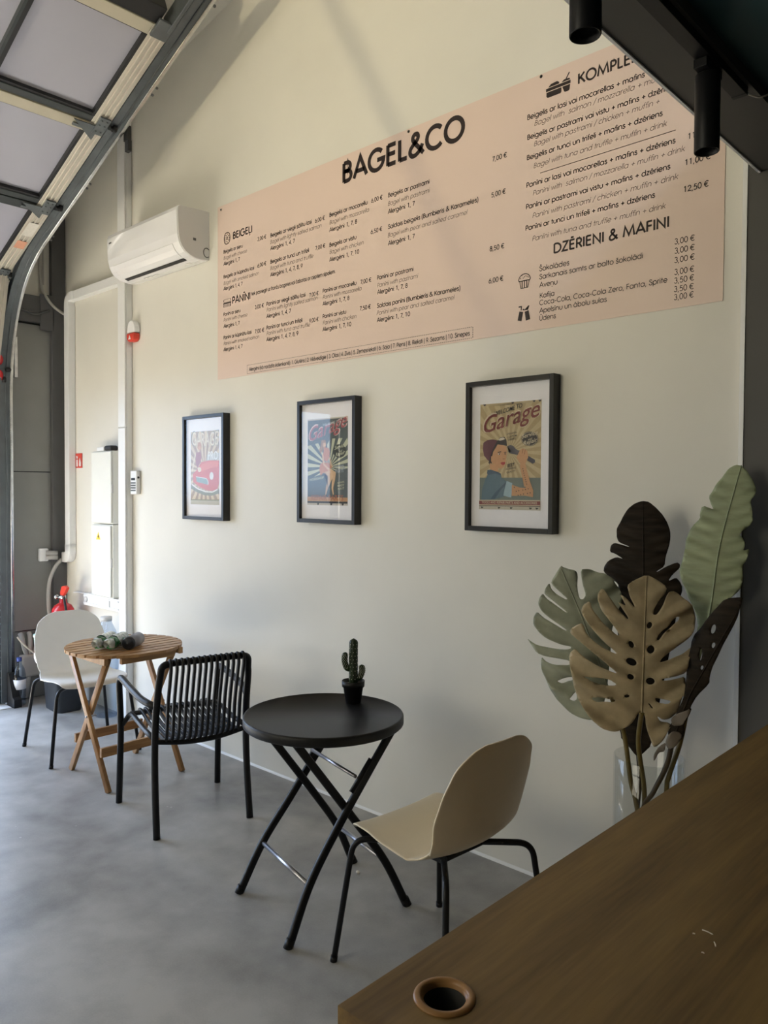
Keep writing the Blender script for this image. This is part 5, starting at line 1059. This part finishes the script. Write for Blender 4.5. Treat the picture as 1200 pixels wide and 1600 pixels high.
# ------------------------------------------------------------------ glass vase with fabric leaves
VX, VY = -1.140, -0.250
t = thing('glass_vase', 'tall clear glass cylinder vase on the floor holding large fabric leaves', 'vase', (VX, VY, 0))
bm = B(); lathe(bm, [(0.0, 0.0), (0.112, 0.0), (0.115, 0.004), (0.115, 0.706), (0.1125, 0.709), (0.110, 0.706), (0.110, 0.022), (0.107, 0.018), (0.0, 0.018)], n=64); obj('glass', bm, M['glass'], t)
LEAVES = {
 'beige': dict(loc=(-1.150, -0.370), ang=0.64350,
  outline=[(0.0439,1.3309),(0.0795,1.3134),(0.1067,1.2925),(0.1029,1.2688),(0.0846,1.247),(0.0692,1.2209),(0.0658,1.2001),(0.0778,1.2004),(0.0953,1.2257),(0.1093,1.2604),(0.1181,1.276),(0.138,1.276),(0.1609,1.2571),(0.1838,1.2405),(0.2028,1.211),(0.2062,1.1811),(0.1976,1.1509),(0.1815,1.129),(0.1591,1.1091),(0.1387,1.0914),(0.1162,1.0748),(0.0957,1.057),(0.0897,1.0439),(0.1124,1.0489),(0.1412,1.0613),(0.1659,1.0706),(0.1964,1.096),(0.1927,1.0693),(0.1787,1.0431),(0.1763,1.0107),(0.1442,1.0011),(0.1174,0.9973),(0.0946,0.9922),(0.0967,0.9867),(0.1175,0.9861),(0.1465,0.9913),(0.1745,0.9978),(0.1791,0.9656),(0.1721,0.9396),(0.1597,0.9357),(0.1569,0.9045),(0.1502,0.8805),(0.1278,0.8581),(0.1029,0.8559),(0.0818,0.8707),(0.0946,0.8504),(0.1259,0.8438),(0.1314,0.8366),(0.1159,0.8165),(0.1038,0.79),(0.0841,0.7688),(0.0729,0.7671),(0.062,0.797),(0.0489,0.8356),(0.0464,0.865),(0.0365,0.8851),(0.0315,0.8844),(0.0212,0.8737),(0.0089,0.8493),(-0.0075,0.8282),(-0.0347,0.8158),(-0.055,0.8127),(-0.0896,0.8193),(-0.1286,0.8512),(-0.16,0.8978),(-0.18,0.9527),(-0.1924,1.0159),(-0.1929,1.0596),(-0.1793,1.0814),(-0.1581,1.0582),(-0.1154,1.0301),(-0.0499,1.006),(-0.0484,1.0108),(-0.0926,1.0466),(-0.1392,1.0825),(-0.1703,1.1078),(-0.1914,1.1254),(-0.19,1.1389),(-0.1709,1.1576),(-0.1572,1.1674),(-0.1397,1.1244),(-0.1008,1.0914),(-0.0484,1.0661),(-0.047,1.0732),(-0.0857,1.1045),(-0.1285,1.1508),(-0.1599,1.199),(-0.1524,1.2213),(-0.1334,1.239),(-0.1215,1.2078),(-0.0864,1.1628),(-0.0416,1.1254),(-0.0386,1.1349),(-0.0674,1.1735),(-0.0947,1.2084),(-0.1104,1.2435),(-0.1069,1.2648),(-0.0941,1.2824),(-0.0762,1.2623),(-0.049,1.2212),(-0.0157,1.1834),(-0.0127,1.1898),(-0.0337,1.2215),(-0.0454,1.2409),(-0.0185,1.2257),(-0.0264,1.2413),(-0.0381,1.2646),(-0.0189,1.2532),(0.0081,1.2216),(0.0065,1.2302),(-0.0076,1.2574),(-0.0195,1.2948),(0.0031,1.3108)],
  holes=[[(0.0621,1.1632),(0.0585,1.1572),(0.0534,1.1545),(0.0488,1.1562),(0.0464,1.1615),(0.0471,1.1685),(0.0507,1.1744),(0.0558,1.1771),(0.0604,1.1755),(0.0628,1.1702)],[(0.0702,1.0824),(0.0649,1.0756),(0.0577,1.0732),(0.0514,1.0761),(0.0483,1.0831),(0.0496,1.0917),(0.0549,1.0985),(0.0621,1.1009),(0.0684,1.098),(0.0715,1.091)],[(0.0739,0.9838),(0.0714,0.9769),(0.0646,0.9724),(0.0561,0.9721),(0.0491,0.9761),(0.0464,0.9829),(0.0489,0.9899),(0.0557,0.9943),(0.0642,0.9946),(0.0712,0.9906)],[(0.0051,1.1069),(0.0077,1.1004),(0.0067,1.0945),(0.0025,1.0913),(-0.0033,1.0921),(-0.0085,1.0966),(-0.0111,1.1032),(-0.0101,1.1091),(-0.0059,1.1123),(-0.0001,1.1115)],[(0.0164,1.0369),(0.0104,1.0318),(0.0005,1.0314),(-0.0097,1.036),(-0.0162,1.0437),(-0.0165,1.0517),(-0.0105,1.0568),(-0.0006,1.0571),(0.0096,1.0526),(0.0161,1.0448)],[(0.0084,0.9919),(0.0046,0.9877),(-0.0019,0.9866),(-0.0088,0.989),(-0.0133,0.9939),(-0.0138,0.9995),(-0.0101,1.0036),(-0.0035,1.0047),(0.0033,1.0023),(0.0079,0.9974)],[(-0.0037,0.932),(-0.0046,0.9285),(-0.0084,0.9256),(-0.0135,0.9244),(-0.018,0.9256),(-0.0201,0.9285),(-0.0192,0.9321),(-0.0154,0.935),(-0.0103,0.9361),(-0.0058,0.9349)],[(0.079,1.1178),(0.0842,1.1351),(0.1005,1.1506),(0.1169,1.1618),(0.129,1.1835),(0.1412,1.1958),(0.1528,1.1935),(0.1518,1.1819),(0.1395,1.1731),(0.1232,1.1576),(0.1028,1.1399),(0.0865,1.1158)],[(0.076,0.9276),(0.0977,0.9241),(0.1276,0.9208),(0.1153,0.9108),(0.0833,0.9127)],[(0.0541,0.9104),(0.0613,0.9076),(0.071,0.8941),(0.0648,0.8948)],[(-0.1502,0.9853),(-0.1213,0.9819),(-0.0918,0.985),(-0.0664,0.9815),(-0.0443,0.9678),(-0.0535,0.9615),(-0.0872,0.959),(-0.1254,0.9709)],[(-0.1256,0.9163),(-0.0995,0.9251),(-0.0741,0.9216),(-0.0479,0.919),(-0.055,0.9109),(-0.0824,0.9091),(-0.1076,0.903)]]),
 'sage': dict(loc=(-1.150, -0.270), ang=0.58245,
  outline=[(-0.2788,1.3472),(-0.2716,1.3418),(-0.2554,1.3366),(-0.2303,1.3317),(-0.223,1.3172),(-0.2243,1.2712),(-0.2167,1.2354),(-0.2042,1.2339),(-0.1955,1.2499),(-0.2066,1.2827),(-0.2144,1.3368),(-0.1841,1.3364),(-0.1556,1.3242),(-0.1344,1.3229),(-0.1025,1.3036),(-0.1024,1.2937),(-0.077,1.262),(-0.0742,1.2296),(-0.0932,1.1885),(-0.1081,1.1311),(-0.1144,1.0167),(-0.1212,0.9347),(-0.1359,0.8521),(-0.1424,0.8361),(-0.1706,0.8179),(-0.2063,0.8208),(-0.2424,0.8362),(-0.2678,0.8609),(-0.2868,0.8785),(-0.3082,0.9128),(-0.323,0.9456),(-0.3386,0.9747),(-0.3418,1.0044),(-0.3403,1.0286),(-0.3238,1.0126),(-0.2984,1.0044),(-0.2425,1.0042),(-0.2445,1.0197),(-0.2878,1.0252),(-0.3276,1.0292),(-0.3567,1.0391),(-0.3708,1.059),(-0.39,1.0863),(-0.3753,1.0756),(-0.3552,1.0652),(-0.3279,1.0607),(-0.2845,1.0565),(-0.2432,1.0634),(-0.2433,1.0715),(-0.2739,1.0759),(-0.3247,1.0943),(-0.3503,1.1138),(-0.3694,1.1373),(-0.369,1.1615),(-0.3576,1.1871),(-0.3363,1.1644),(-0.3108,1.1504),(-0.2601,1.1219),(-0.2565,1.1264),(-0.2892,1.1493),(-0.3183,1.1687),(-0.3438,1.1902),(-0.3542,1.2121),(-0.3497,1.2308),(-0.3391,1.2496),(-0.3262,1.2315),(-0.3007,1.2137),(-0.2608,1.1865),(-0.2594,1.1899),(-0.2899,1.214),(-0.3208,1.239),(-0.3344,1.2516),(-0.3302,1.2684),(-0.3167,1.288),(-0.3103,1.2652),(-0.2903,1.2473),(-0.2596,1.2308),(-0.2578,1.2353),(-0.2796,1.255),(-0.3123,1.2844),(-0.3071,1.2986),(-0.2947,1.321)],
  holes=[[(-0.2868,0.9436),(-0.2725,0.9517),(-0.235,0.9701),(-0.2348,0.9516),(-0.2509,0.9471),(-0.2687,0.937)],[(-0.2466,0.888),(-0.2359,0.9015),(-0.2217,0.9133),(-0.2197,0.8912),(-0.2321,0.8832)]]),
 'dark': dict(loc=(-1.130, -0.160), ang=0.35748,
  outline=[(-0.0825,1.5677),(-0.06,1.565),(-0.0346,1.5433),(-0.012,1.5173),(0.0021,1.4912),(0.0108,1.4651),(0.0125,1.4418),(0.0075,1.4095),(-0.0017,1.3798),(-0.0054,1.343),(-0.0314,1.3251),(-0.0286,1.3229),(-0.0012,1.3417),(0.0343,1.3578),(0.0447,1.351),(0.0427,1.3378),(0.0212,1.3164),(0.0064,1.2922),(0.0323,1.3067),(0.0434,1.2941),(0.0546,1.2713),(0.0418,1.218),(0.0244,1.0996),(-0.001,0.95),(-0.0215,0.8292),(-0.0382,0.7228),(-0.0646,0.6924),(-0.0786,0.6799),(-0.0915,0.6842),(-0.1133,0.71),(-0.1454,0.7421),(-0.141,0.8455),(-0.1517,0.9955),(-0.1595,1.1456),(-0.1565,1.251),(-0.1583,1.275),(-0.1846,1.2947),(-0.2097,1.3147),(-0.2085,1.3329),(-0.1941,1.3546),(-0.1653,1.3692),(-0.1451,1.364),(-0.1466,1.367),(-0.1713,1.381),(-0.1902,1.3864),(-0.1861,1.4091),(-0.1732,1.4191),(-0.1429,1.4111),(-0.1228,1.406),(-0.1242,1.4081),(-0.1574,1.4205),(-0.1647,1.4337),(-0.1681,1.4666),(-0.1582,1.4848),(-0.1442,1.5149),(-0.1303,1.539),(-0.1078,1.5586)],
  holes=[]),
 'banana': dict(loc=(-1.020, -0.170), ang=0.30467,
  outline=[(0.1104,1.6894),(0.1276,1.6866),(0.1449,1.6696),(0.1624,1.6396),(0.1737,1.6097),(0.17,1.591),(0.1568,1.5722),(0.1624,1.5423),(0.1664,1.5012),(0.1244,1.4644),(0.1419,1.4442),(0.1439,1.4254),(0.1373,1.4101),(0.1584,1.4166),(0.1498,1.3805),(0.1364,1.361),(0.1399,1.3159),(0.1308,1.2813),(0.1037,1.253),(0.0726,1.2319),(0.0554,1.2038),(0.0386,1.1487),(0.0252,1.0896),(0.0118,1.0301),(-0.0063,1.0361),(-0.0143,1.086),(0.0065,1.146),(0.0003,1.1921),(-0.0239,1.2409),(-0.0427,1.2864),(-0.0579,1.3246),(-0.0546,1.3443),(-0.0442,1.3837),(-0.0392,1.415),(-0.0378,1.4422),(-0.0186,1.4854),(0.0062,1.511),(0.0035,1.5244),(0.0116,1.5553),(0.0483,1.5413),(0.0392,1.5557),(0.031,1.5843),(0.0421,1.6015),(0.0523,1.6244),(0.0729,1.651),(0.0898,1.6775)],
  holes=[]),
 'brown': dict(loc=(-1.050, -0.300), ang=0.64350,
  outline=[(0.2209,1.265),(0.2175,1.2495),(0.2001,1.1873),(0.1679,1.1246),(0.1321,1.0459),(0.1193,1.0066),(0.1197,0.9833),(0.0816,0.943),(0.0634,0.9048),(0.0673,0.8956),(0.0456,0.8478),(0.0474,0.8282),(0.0425,0.8045),(0.0203,0.7761),(0.0053,0.7716),(-0.003,0.8223),(0.0153,0.8623),(0.0349,0.9085),(0.0477,0.9496),(0.0575,1.0437),(0.0771,1.1261),(0.1151,1.1776),(0.1404,1.2169),(0.1731,1.2563)],
  holes=[[(0.1411,1.1551),(0.1372,1.1469),(0.1326,1.1425),(0.1291,1.1437),(0.1281,1.1501),(0.1299,1.1591),(0.1338,1.1673),(0.1383,1.1717),(0.1418,1.1705),(0.1429,1.1641)],[(0.1003,1.074),(0.0982,1.0623),(0.0955,1.0552),(0.0932,1.0555),(0.0922,1.063),(0.0929,1.0749),(0.095,1.0866),(0.0977,1.0937),(0.1,1.0935),(0.101,1.0859)],[(0.1376,1.1051),(0.135,1.1002),(0.1319,1.0977),(0.1293,1.0986),(0.1282,1.1026),(0.1291,1.1081),(0.1316,1.113),(0.1348,1.1154),(0.1374,1.1145),(0.1385,1.1106)],[(0.1023,1.032),(0.1003,1.0283),(0.0978,1.0265),(0.0956,1.0273),(0.0946,1.0303),(0.0953,1.0345),(0.0972,1.0382),(0.0998,1.04),(0.102,1.0392),(0.1029,1.0362)]]),
 'curl1': dict(loc=(-1.050, -0.325), ang=0.64350,
  outline=[(0.0767,0.9072),(0.0587,0.8692),(0.0516,0.8471),(0.0195,0.8444),(0.0147,0.8676),(0.0361,0.8878)],
  holes=[]),
 'curl2': dict(loc=(-1.050, -0.330), ang=0.64350,
  outline=[(0.0203,0.8299),(0.0427,0.8269),(0.0541,0.8157),(0.0322,0.7837),(0.01,0.7703),(-0.0016,0.7901),(0.0055,0.8176)],
  holes=[]),
 'curl3': dict(loc=(-1.050, -0.330), ang=0.64350,
  outline=[(0.0021,0.7941),(-0.0011,0.7604),(-0.0198,0.7581),(-0.0367,0.73),(-0.0385,0.7495),(-0.0179,0.7777)],
  holes=[]),
}
def inside(p, poly):
    x, y = p; c = False; n = len(poly)
    for i in range(n):
        (x0, y0), (x1, y1) = poly[i], poly[i-1]
        if (y0 > y) != (y1 > y) and x < (x1-x0)*(y-y0)/(y1-y0)+x0: c = not c
    return c
def resample(poly, d):
    out = []
    n = len(poly)
    for i in range(n):
        a, b = Vector((*poly[i], 0)), Vector((*poly[(i+1) % n], 0)); k = max(1, int((b-a).length/d))
        for j in range(k): q = a.lerp(b, j/k); out.append((q.x, q.y))
    return out
def round_poly(poly):       # one Chaikin step keeps the tips but takes the corners off
    out = []; n = len(poly)
    for i in range(n):
        (ax, ay), (bx, by) = poly[i], poly[(i+1) % n]
        out += [(ax*.8+bx*.2, ay*.8+by*.2), (ax*.2+bx*.8, ay*.2+by*.8)]
    return out
def blade(key, m, relief, step=0.011, parent=None, name='blade', thick=0.0016):
    d = LEAVES[key]; polys = [resample(round_poly(p), step) for p in [d['outline']]+d['holes']]
    vs, es, k0 = [], [], 0
    for p in polys:
        vs += [Vector(q) for q in p]; es += [(k0+i, k0+(i+1) % len(p)) for i in range(len(p))]; k0 += len(p)
    xs = [p[0] for p in polys[0]]; ys = [p[1] for p in polys[0]]
    y = min(ys); r = 0
    while y < max(ys):
        x = min(xs)+(step*0.5 if r % 2 else 0)
        while x < max(xs):
            q = (x+random.uniform(-.1, .1)*step, y+random.uniform(-.1, .1)*step)
            if inside(q, polys[0]) and not any(inside(q, h) for h in polys[1:]): vs.append(Vector(q))
            x += step
        y += step*0.87; r += 1
    V2, E2, F2, _, _, _ = geometry.delaunay_2d_cdt(vs, es, [], 0, 1e-5)
    bm = B(); bv = [bm.verts.new((v.x, -relief(v.x, v.y), v.y)) for v in V2]
    for f in F2:
        cx = sum(V2[i].x for i in f)/3; cy = sum(V2[i].y for i in f)/3
        if inside((cx, cy), polys[0]) and not any(inside((cx, cy), h) for h in polys[1:]):
            try: bm.faces.new([bv[i] for i in f]).smooth = True
            except ValueError: pass
    bmesh.ops.delete(bm, geom=[v for v in bm.verts if not v.link_faces], context='VERTS')
    o = obj(name, bm, m, parent); s = o.modifiers.new('thickness', 'SOLIDIFY'); s.thickness = thick; s.offset = 0
    return o
def interp(pts, y):
    pts = sorted(pts, key=lambda p: p[1])
    if y <= pts[0][1]: return pts[0][0]
    for (x0, y0), (x1, y1) in zip(pts, pts[1:]):
        if y <= y1: return x0+(x1-x0)*(y-y0)/(y1-y0)
    return pts[-1][0]
def leaf(name, label, key, m, stem_m, rib, relief, stem, ang_extra=0.0):
    d = LEAVES[key]; t = thing(name, label, 'artificial leaf', (d['loc'][0], d['loc'][1], 0), d['ang'])
    blade(key, m, relief, parent=t)
    bm = B(); R = smooth([(x, -relief(x, y)-0.002, y) for x, y in rib], 10); tube(bm, R, 0.0034, 8, 0, True, [0.45+0.55*i/(len(R)-1) for i in range(len(R))]); obj('midrib', bm, m, t)
    mi = Matrix.Rotation(-d['ang'], 4, 'Z') @ Matrix.Translation((-d['loc'][0], -d['loc'][1], 0))
    bm = B(); top = Vector((rib[-1][0], -relief(*rib[-1])-0.002, rib[-1][1])); tube(bm, smooth([top] + [mi @ Vector(p) for p in stem], 8), 0.0082, 10); obj('stem', bm, stem_m, t)
    return t
def rel_monstera(rib, amp, bow, sgn=1, cup=0.35):
    def f(x, y):
        xr = interp(rib, y); u = x-xr; a = abs(u)
        return amp*(math.sin(62*(y-0.55*a)+1.2*sgn)+0.4*math.sin(131*(y-0.5*a)+0.4))*min(1, a*9) - cup*a*a*1.6 + bow*(y-1.05)*abs(y-1.05) + 0.012*math.exp(-(u/0.012)**2)*-0.3
    return f
def rel_banana(rib, amp, fr, bow, cup, twist=0.0):
    def f(x, y):
        xr = interp(rib, y); u = x-xr; a = abs(u)
        return amp*math.sin(fr*(y-0.35*a))*min(1, a*14) + 0.4*amp*math.sin(fr*0.31*(y+0.6*x)+0.7)*min(1, a*10) - cup*a*a + bow*(y-1.1)*abs(y-1.1) + twist*u
    return f
leaf('banana_leaf', 'tall dark brown fabric leaf at the back of the vase bunch', 'dark', M['leaf_dark'], M['stem_brown'], [(-0.08, 1.565), (-0.074, 1.307), (-0.077, 1.0), (-0.080, 0.684)], rel_banana([(-0.08, 1.567), (-0.074, 1.307), (-0.08, 0.684)], 0.0045, 170, -0.08, 0.9), [(-1.182, -0.225, 0.60), (-1.184, -0.24, 0.50), (-1.18, -0.25, 0.25), (-1.165, -0.25, 0.03)])
leaf('banana_leaf', 'long pale green fabric leaf standing highest beside the dark panel', 'banana', M['leaf_green'], M['stem_olive'], [(0.128, 1.688), (0.069, 1.429), (0.040, 1.195), (-0.003, 1.035)], rel_banana([(0.128, 1.691), (0.069, 1.429), (0.040, 1.195), (-0.003, 1.042)], 0.0058, 150, -0.05, 0.8, 0.1), [(-1.035, -0.235, 0.80), (-1.068, -0.255, 0.66), (-1.078, -0.25, 0.60), (-1.09, -0.25, 0.30), (-1.10, -0.25, 0.03)])
leaf('monstera_leaf', 'sage green fabric split leaf on the left of the vase bunch', 'sage', M['leaf_sage'], M['stem_olive'], [(-0.278, 1.335), (-0.215, 1.19), (-0.162, 1.053), (-0.105, 0.90)], rel_monstera([(-0.278, 1.342), (-0.162, 1.053), (-0.086, 0.849)], 0.010, 0.05, 1, 0.5), [(-1.222, -0.27, 0.775), (-1.19, -0.28, 0.62), (-1.165, -0.285, 0.54), (-1.13, -0.27, 0.30), (-1.12, -0.25, 0.03)])
leaf('split_leaf', 'ragged dark brown fabric leaf with grey underside on the right of the bunch', 'brown', M['leaf_dark'], M['stem_brown'], [(0.205, 1.22), (0.10, 1.02), (0.056, 0.93), (0.009, 0.780)], (lambda f: (lambda x, y: f(x, y)))(rel_banana([(0.22, 1.26), (0.056, 0.955), (0.009, 0.776)], 0.004, 90, 0.05, 2.0, 0.35)), [(-1.068, -0.275, 0.70), (-1.110, -0.28, 0.60), (-1.150, -0.27, 0.52), (-1.165, -0.26, 0.30), (-1.15, -0.25, 0.03)])
br = [o for o in bpy.data.objects if o.name.startswith('split_leaf')][0]
for k, key in enumerate(('curl1', 'curl2', 'curl3')):
    d = LEAVES[key]; o = blade(key, M['leaf_grey'], lambda x, y: 0.006*math.sin(x*60+y*40)+0.4*(x-0.02)**2, 0.009, None, 'curled_edge')
    o.parent = br; o.matrix_local = br.matrix_basis.inverted() @ (Matrix.Translation((d['loc'][0], d['loc'][1], 0)) @ Matrix.Rotation(d['ang'], 4, 'Z'))
    o['label'] = 'curled grey underside'
leaf('monstera_leaf', 'large beige fabric split leaf at the front of the vase bunch', 'beige', M['leaf_beige'], M['stem_olive'], [(0.043, 1.325), (0.040, 1.15), (0.037, 1.0), (0.035, 0.878)], rel_monstera([(0.043, 1.326), (0.035, 0.884)], 0.0115, 0.03, -1, 0.45), [(-1.150, -0.31, 0.76), (-1.146, -0.275, 0.62), (-1.146, -0.265, 0.54), (-1.145, -0.255, 0.30), (-1.14, -0.25, 0.03)])

# ------------------------------------------------------------------ wooden counter with a cable grommet
CX, CY, CZ = -0.651, -2.163, 1.0
t = thing('counter', 'honey oak service counter in the right foreground', 'counter', (CX, CY, 0))
gx, gy, gr = -0.570-CX, -2.066-CY, 0.0285
bm = B(); outer = [(0, 0), (1.55, 0), (1.55, 2.10), (0, 2.10)]; hole = [(gx+gr*math.cos(2*PI*i/32), gy+gr*math.sin(2*PI*i/32)) for i in range(32)]
for z in (CZ, CZ-0.04):
    vo = [bm.verts.new((x, y, z)) for x, y in outer]; vh = [bm.verts.new((x, y, z)) for x, y in hole]
    es = [bm.edges.new((L_[i], L_[(i+1) % len(L_)])) for L_ in (vo, vh) for i in range(len(L_))]
    bmesh.ops.triangle_fill(bm, use_beauty=True, edges=es)
    if z == CZ: vo0, vh0 = vo, vh
for A, C in ((vo0, vo), (vh0, vh)):
    for i in range(len(A)): bm.faces.new((A[i], A[(i+1) % len(A)], C[(i+1) % len(A)], C[i]))
obj('countertop', bm, M['oak'], t)
bm = B(); box(bm, (0.004, 0.004, 0.0), (0.03, 2.08, CZ-0.041)); obj('front_panel', bm, M['oak'], t, 0.001)
bm = B(); box(bm, (0.032, 0.004, 0.0), (1.50, 0.03, CZ-0.041)); obj('end_panel', bm, M['oak'], t, 0.001)
bm = B(); lathe(bm, [(gr-0.001, CZ-0.05), (gr-0.001, CZ+0.001), (gr+0.001, CZ+0.0035), (gr+0.005, CZ+0.004), (gr+0.0085, CZ+0.002), (gr+0.009, CZ+0.0002), (gr-0.003, CZ+0.0002), (gr-0.003, CZ-0.05)], (gx, gy, 0), 40, close=True); g = obj('grommet', bm, M['grommet'], t)
bm = B(); lathe(bm, [(0.0, CZ-0.075), (gr-0.0028, CZ-0.075), (gr-0.0032, CZ-0.004), (gr-0.0036, CZ-0.004), (gr-0.0034, CZ-0.070), (0.0, CZ-0.070)], (gx, gy, 0), 24); obj('grommet_bottom', bm, M['slot'], g)
for (x, y), L_, a in (((-0.396, -1.712), 0.0075, -0.1), ((-0.378, -1.734), 0.005, 2.1), ((-0.382, -1.765), 0.0018, 0.0), ((-0.408, -1.729), 0.0015, 0.3)):
    bm = B(); tube(bm, smooth([(-L_*math.cos(a), -L_*math.sin(a), 0.0008), (0.0, 0.0005, 0.0012), (L_*math.cos(a), L_*math.sin(a), 0.0008)], 4), 0.0008, 6); o = obj('crumb', bm, M['crumb'], loc=(x, y, CZ)); tag(o, 'tiny pale crumb on the bare middle of the wooden counter', 'crumb', 'crumbs on the counter')
bm = B(); ball(bm, (0, 0, 0.006), 0.010, 8, 0, (1, 0.8, 0.6)); tag(obj('pebble', bm, M['crumb'], loc=(-2.285, -0.49, 0.0)), 'small pale crumb on the floor under the black table', 'crumb')

# ------------------------------------------------------------------ track lights under the bulkhead
t = thing('lighting_track', 'black ceiling light track fixed under the dark bulkhead', 'light track', (-0.752, -0.62, 2.66))
bm = B(); box(bm, (-0.018, -3.2, -0.022), (0.018, 0.0, 0.0)); obj('track', bm, M['black_metal'], t, 0.001)
bm = B(); box(bm, (-0.019, -0.012, -0.0235), (0.019, 0.003, -0.0005)); obj('end_cap', bm, M['black_pl'], t, 0.001)
bm = B(); tube(bm, smooth([(-0.740, -0.617, 2.645), (-0.715, -0.58, 2.640), (-0.69, -0.55, 2.66), (-0.68, -0.54, 2.688)]), 0.0025, 8); tag(obj('cable', bm, M['cable']), 'thin pale cord curling off the end of the black light track', 'cable')
def spot(label, x, y, z):
    t = thing('spotlight', label, 'spotlight', (x, y, z), 0.0, 'black track spotlights')
    bm = B(); lathe(bm, [(0.0, 0.185), (0.0285, 0.185), (0.0295, 0.183), (0.0295, 0.002), (0.0285, 0.0), (0.0262, 0.001), (0.0245, 0.012), (0.020, 0.034), (0.0, 0.036)], n=40); obj('housing', bm, M['black_metal'], t)
    bm = B(); lathe(bm, [(0.0, 0.030), (0.0195, 0.030), (0.0195, 0.034), (0, 0.034)], n=24); obj('lens', bm, M['slot'], t)
    bm = B(); lathe(bm, [(0, 0.185), (0.010, 0.185), (0.010, 2.638-z-0.018), (0, 2.638-z-0.018)], n=16); obj('stem', bm, M['black_metal'], t)
    bm = B(); box(bm, (-0.016, -0.05, 2.638-z-0.022), (0.016, 0.05, 2.638-z-0.0005)); obj('adapter', bm, M['black_metal'], t, 0.001)
spot('black cylinder track spotlight over the menu board price column', -0.756, -0.830, 2.430)
spot('black cylinder track spotlight nearest the camera at the top of the picture', -0.744, -1.450, 2.445)
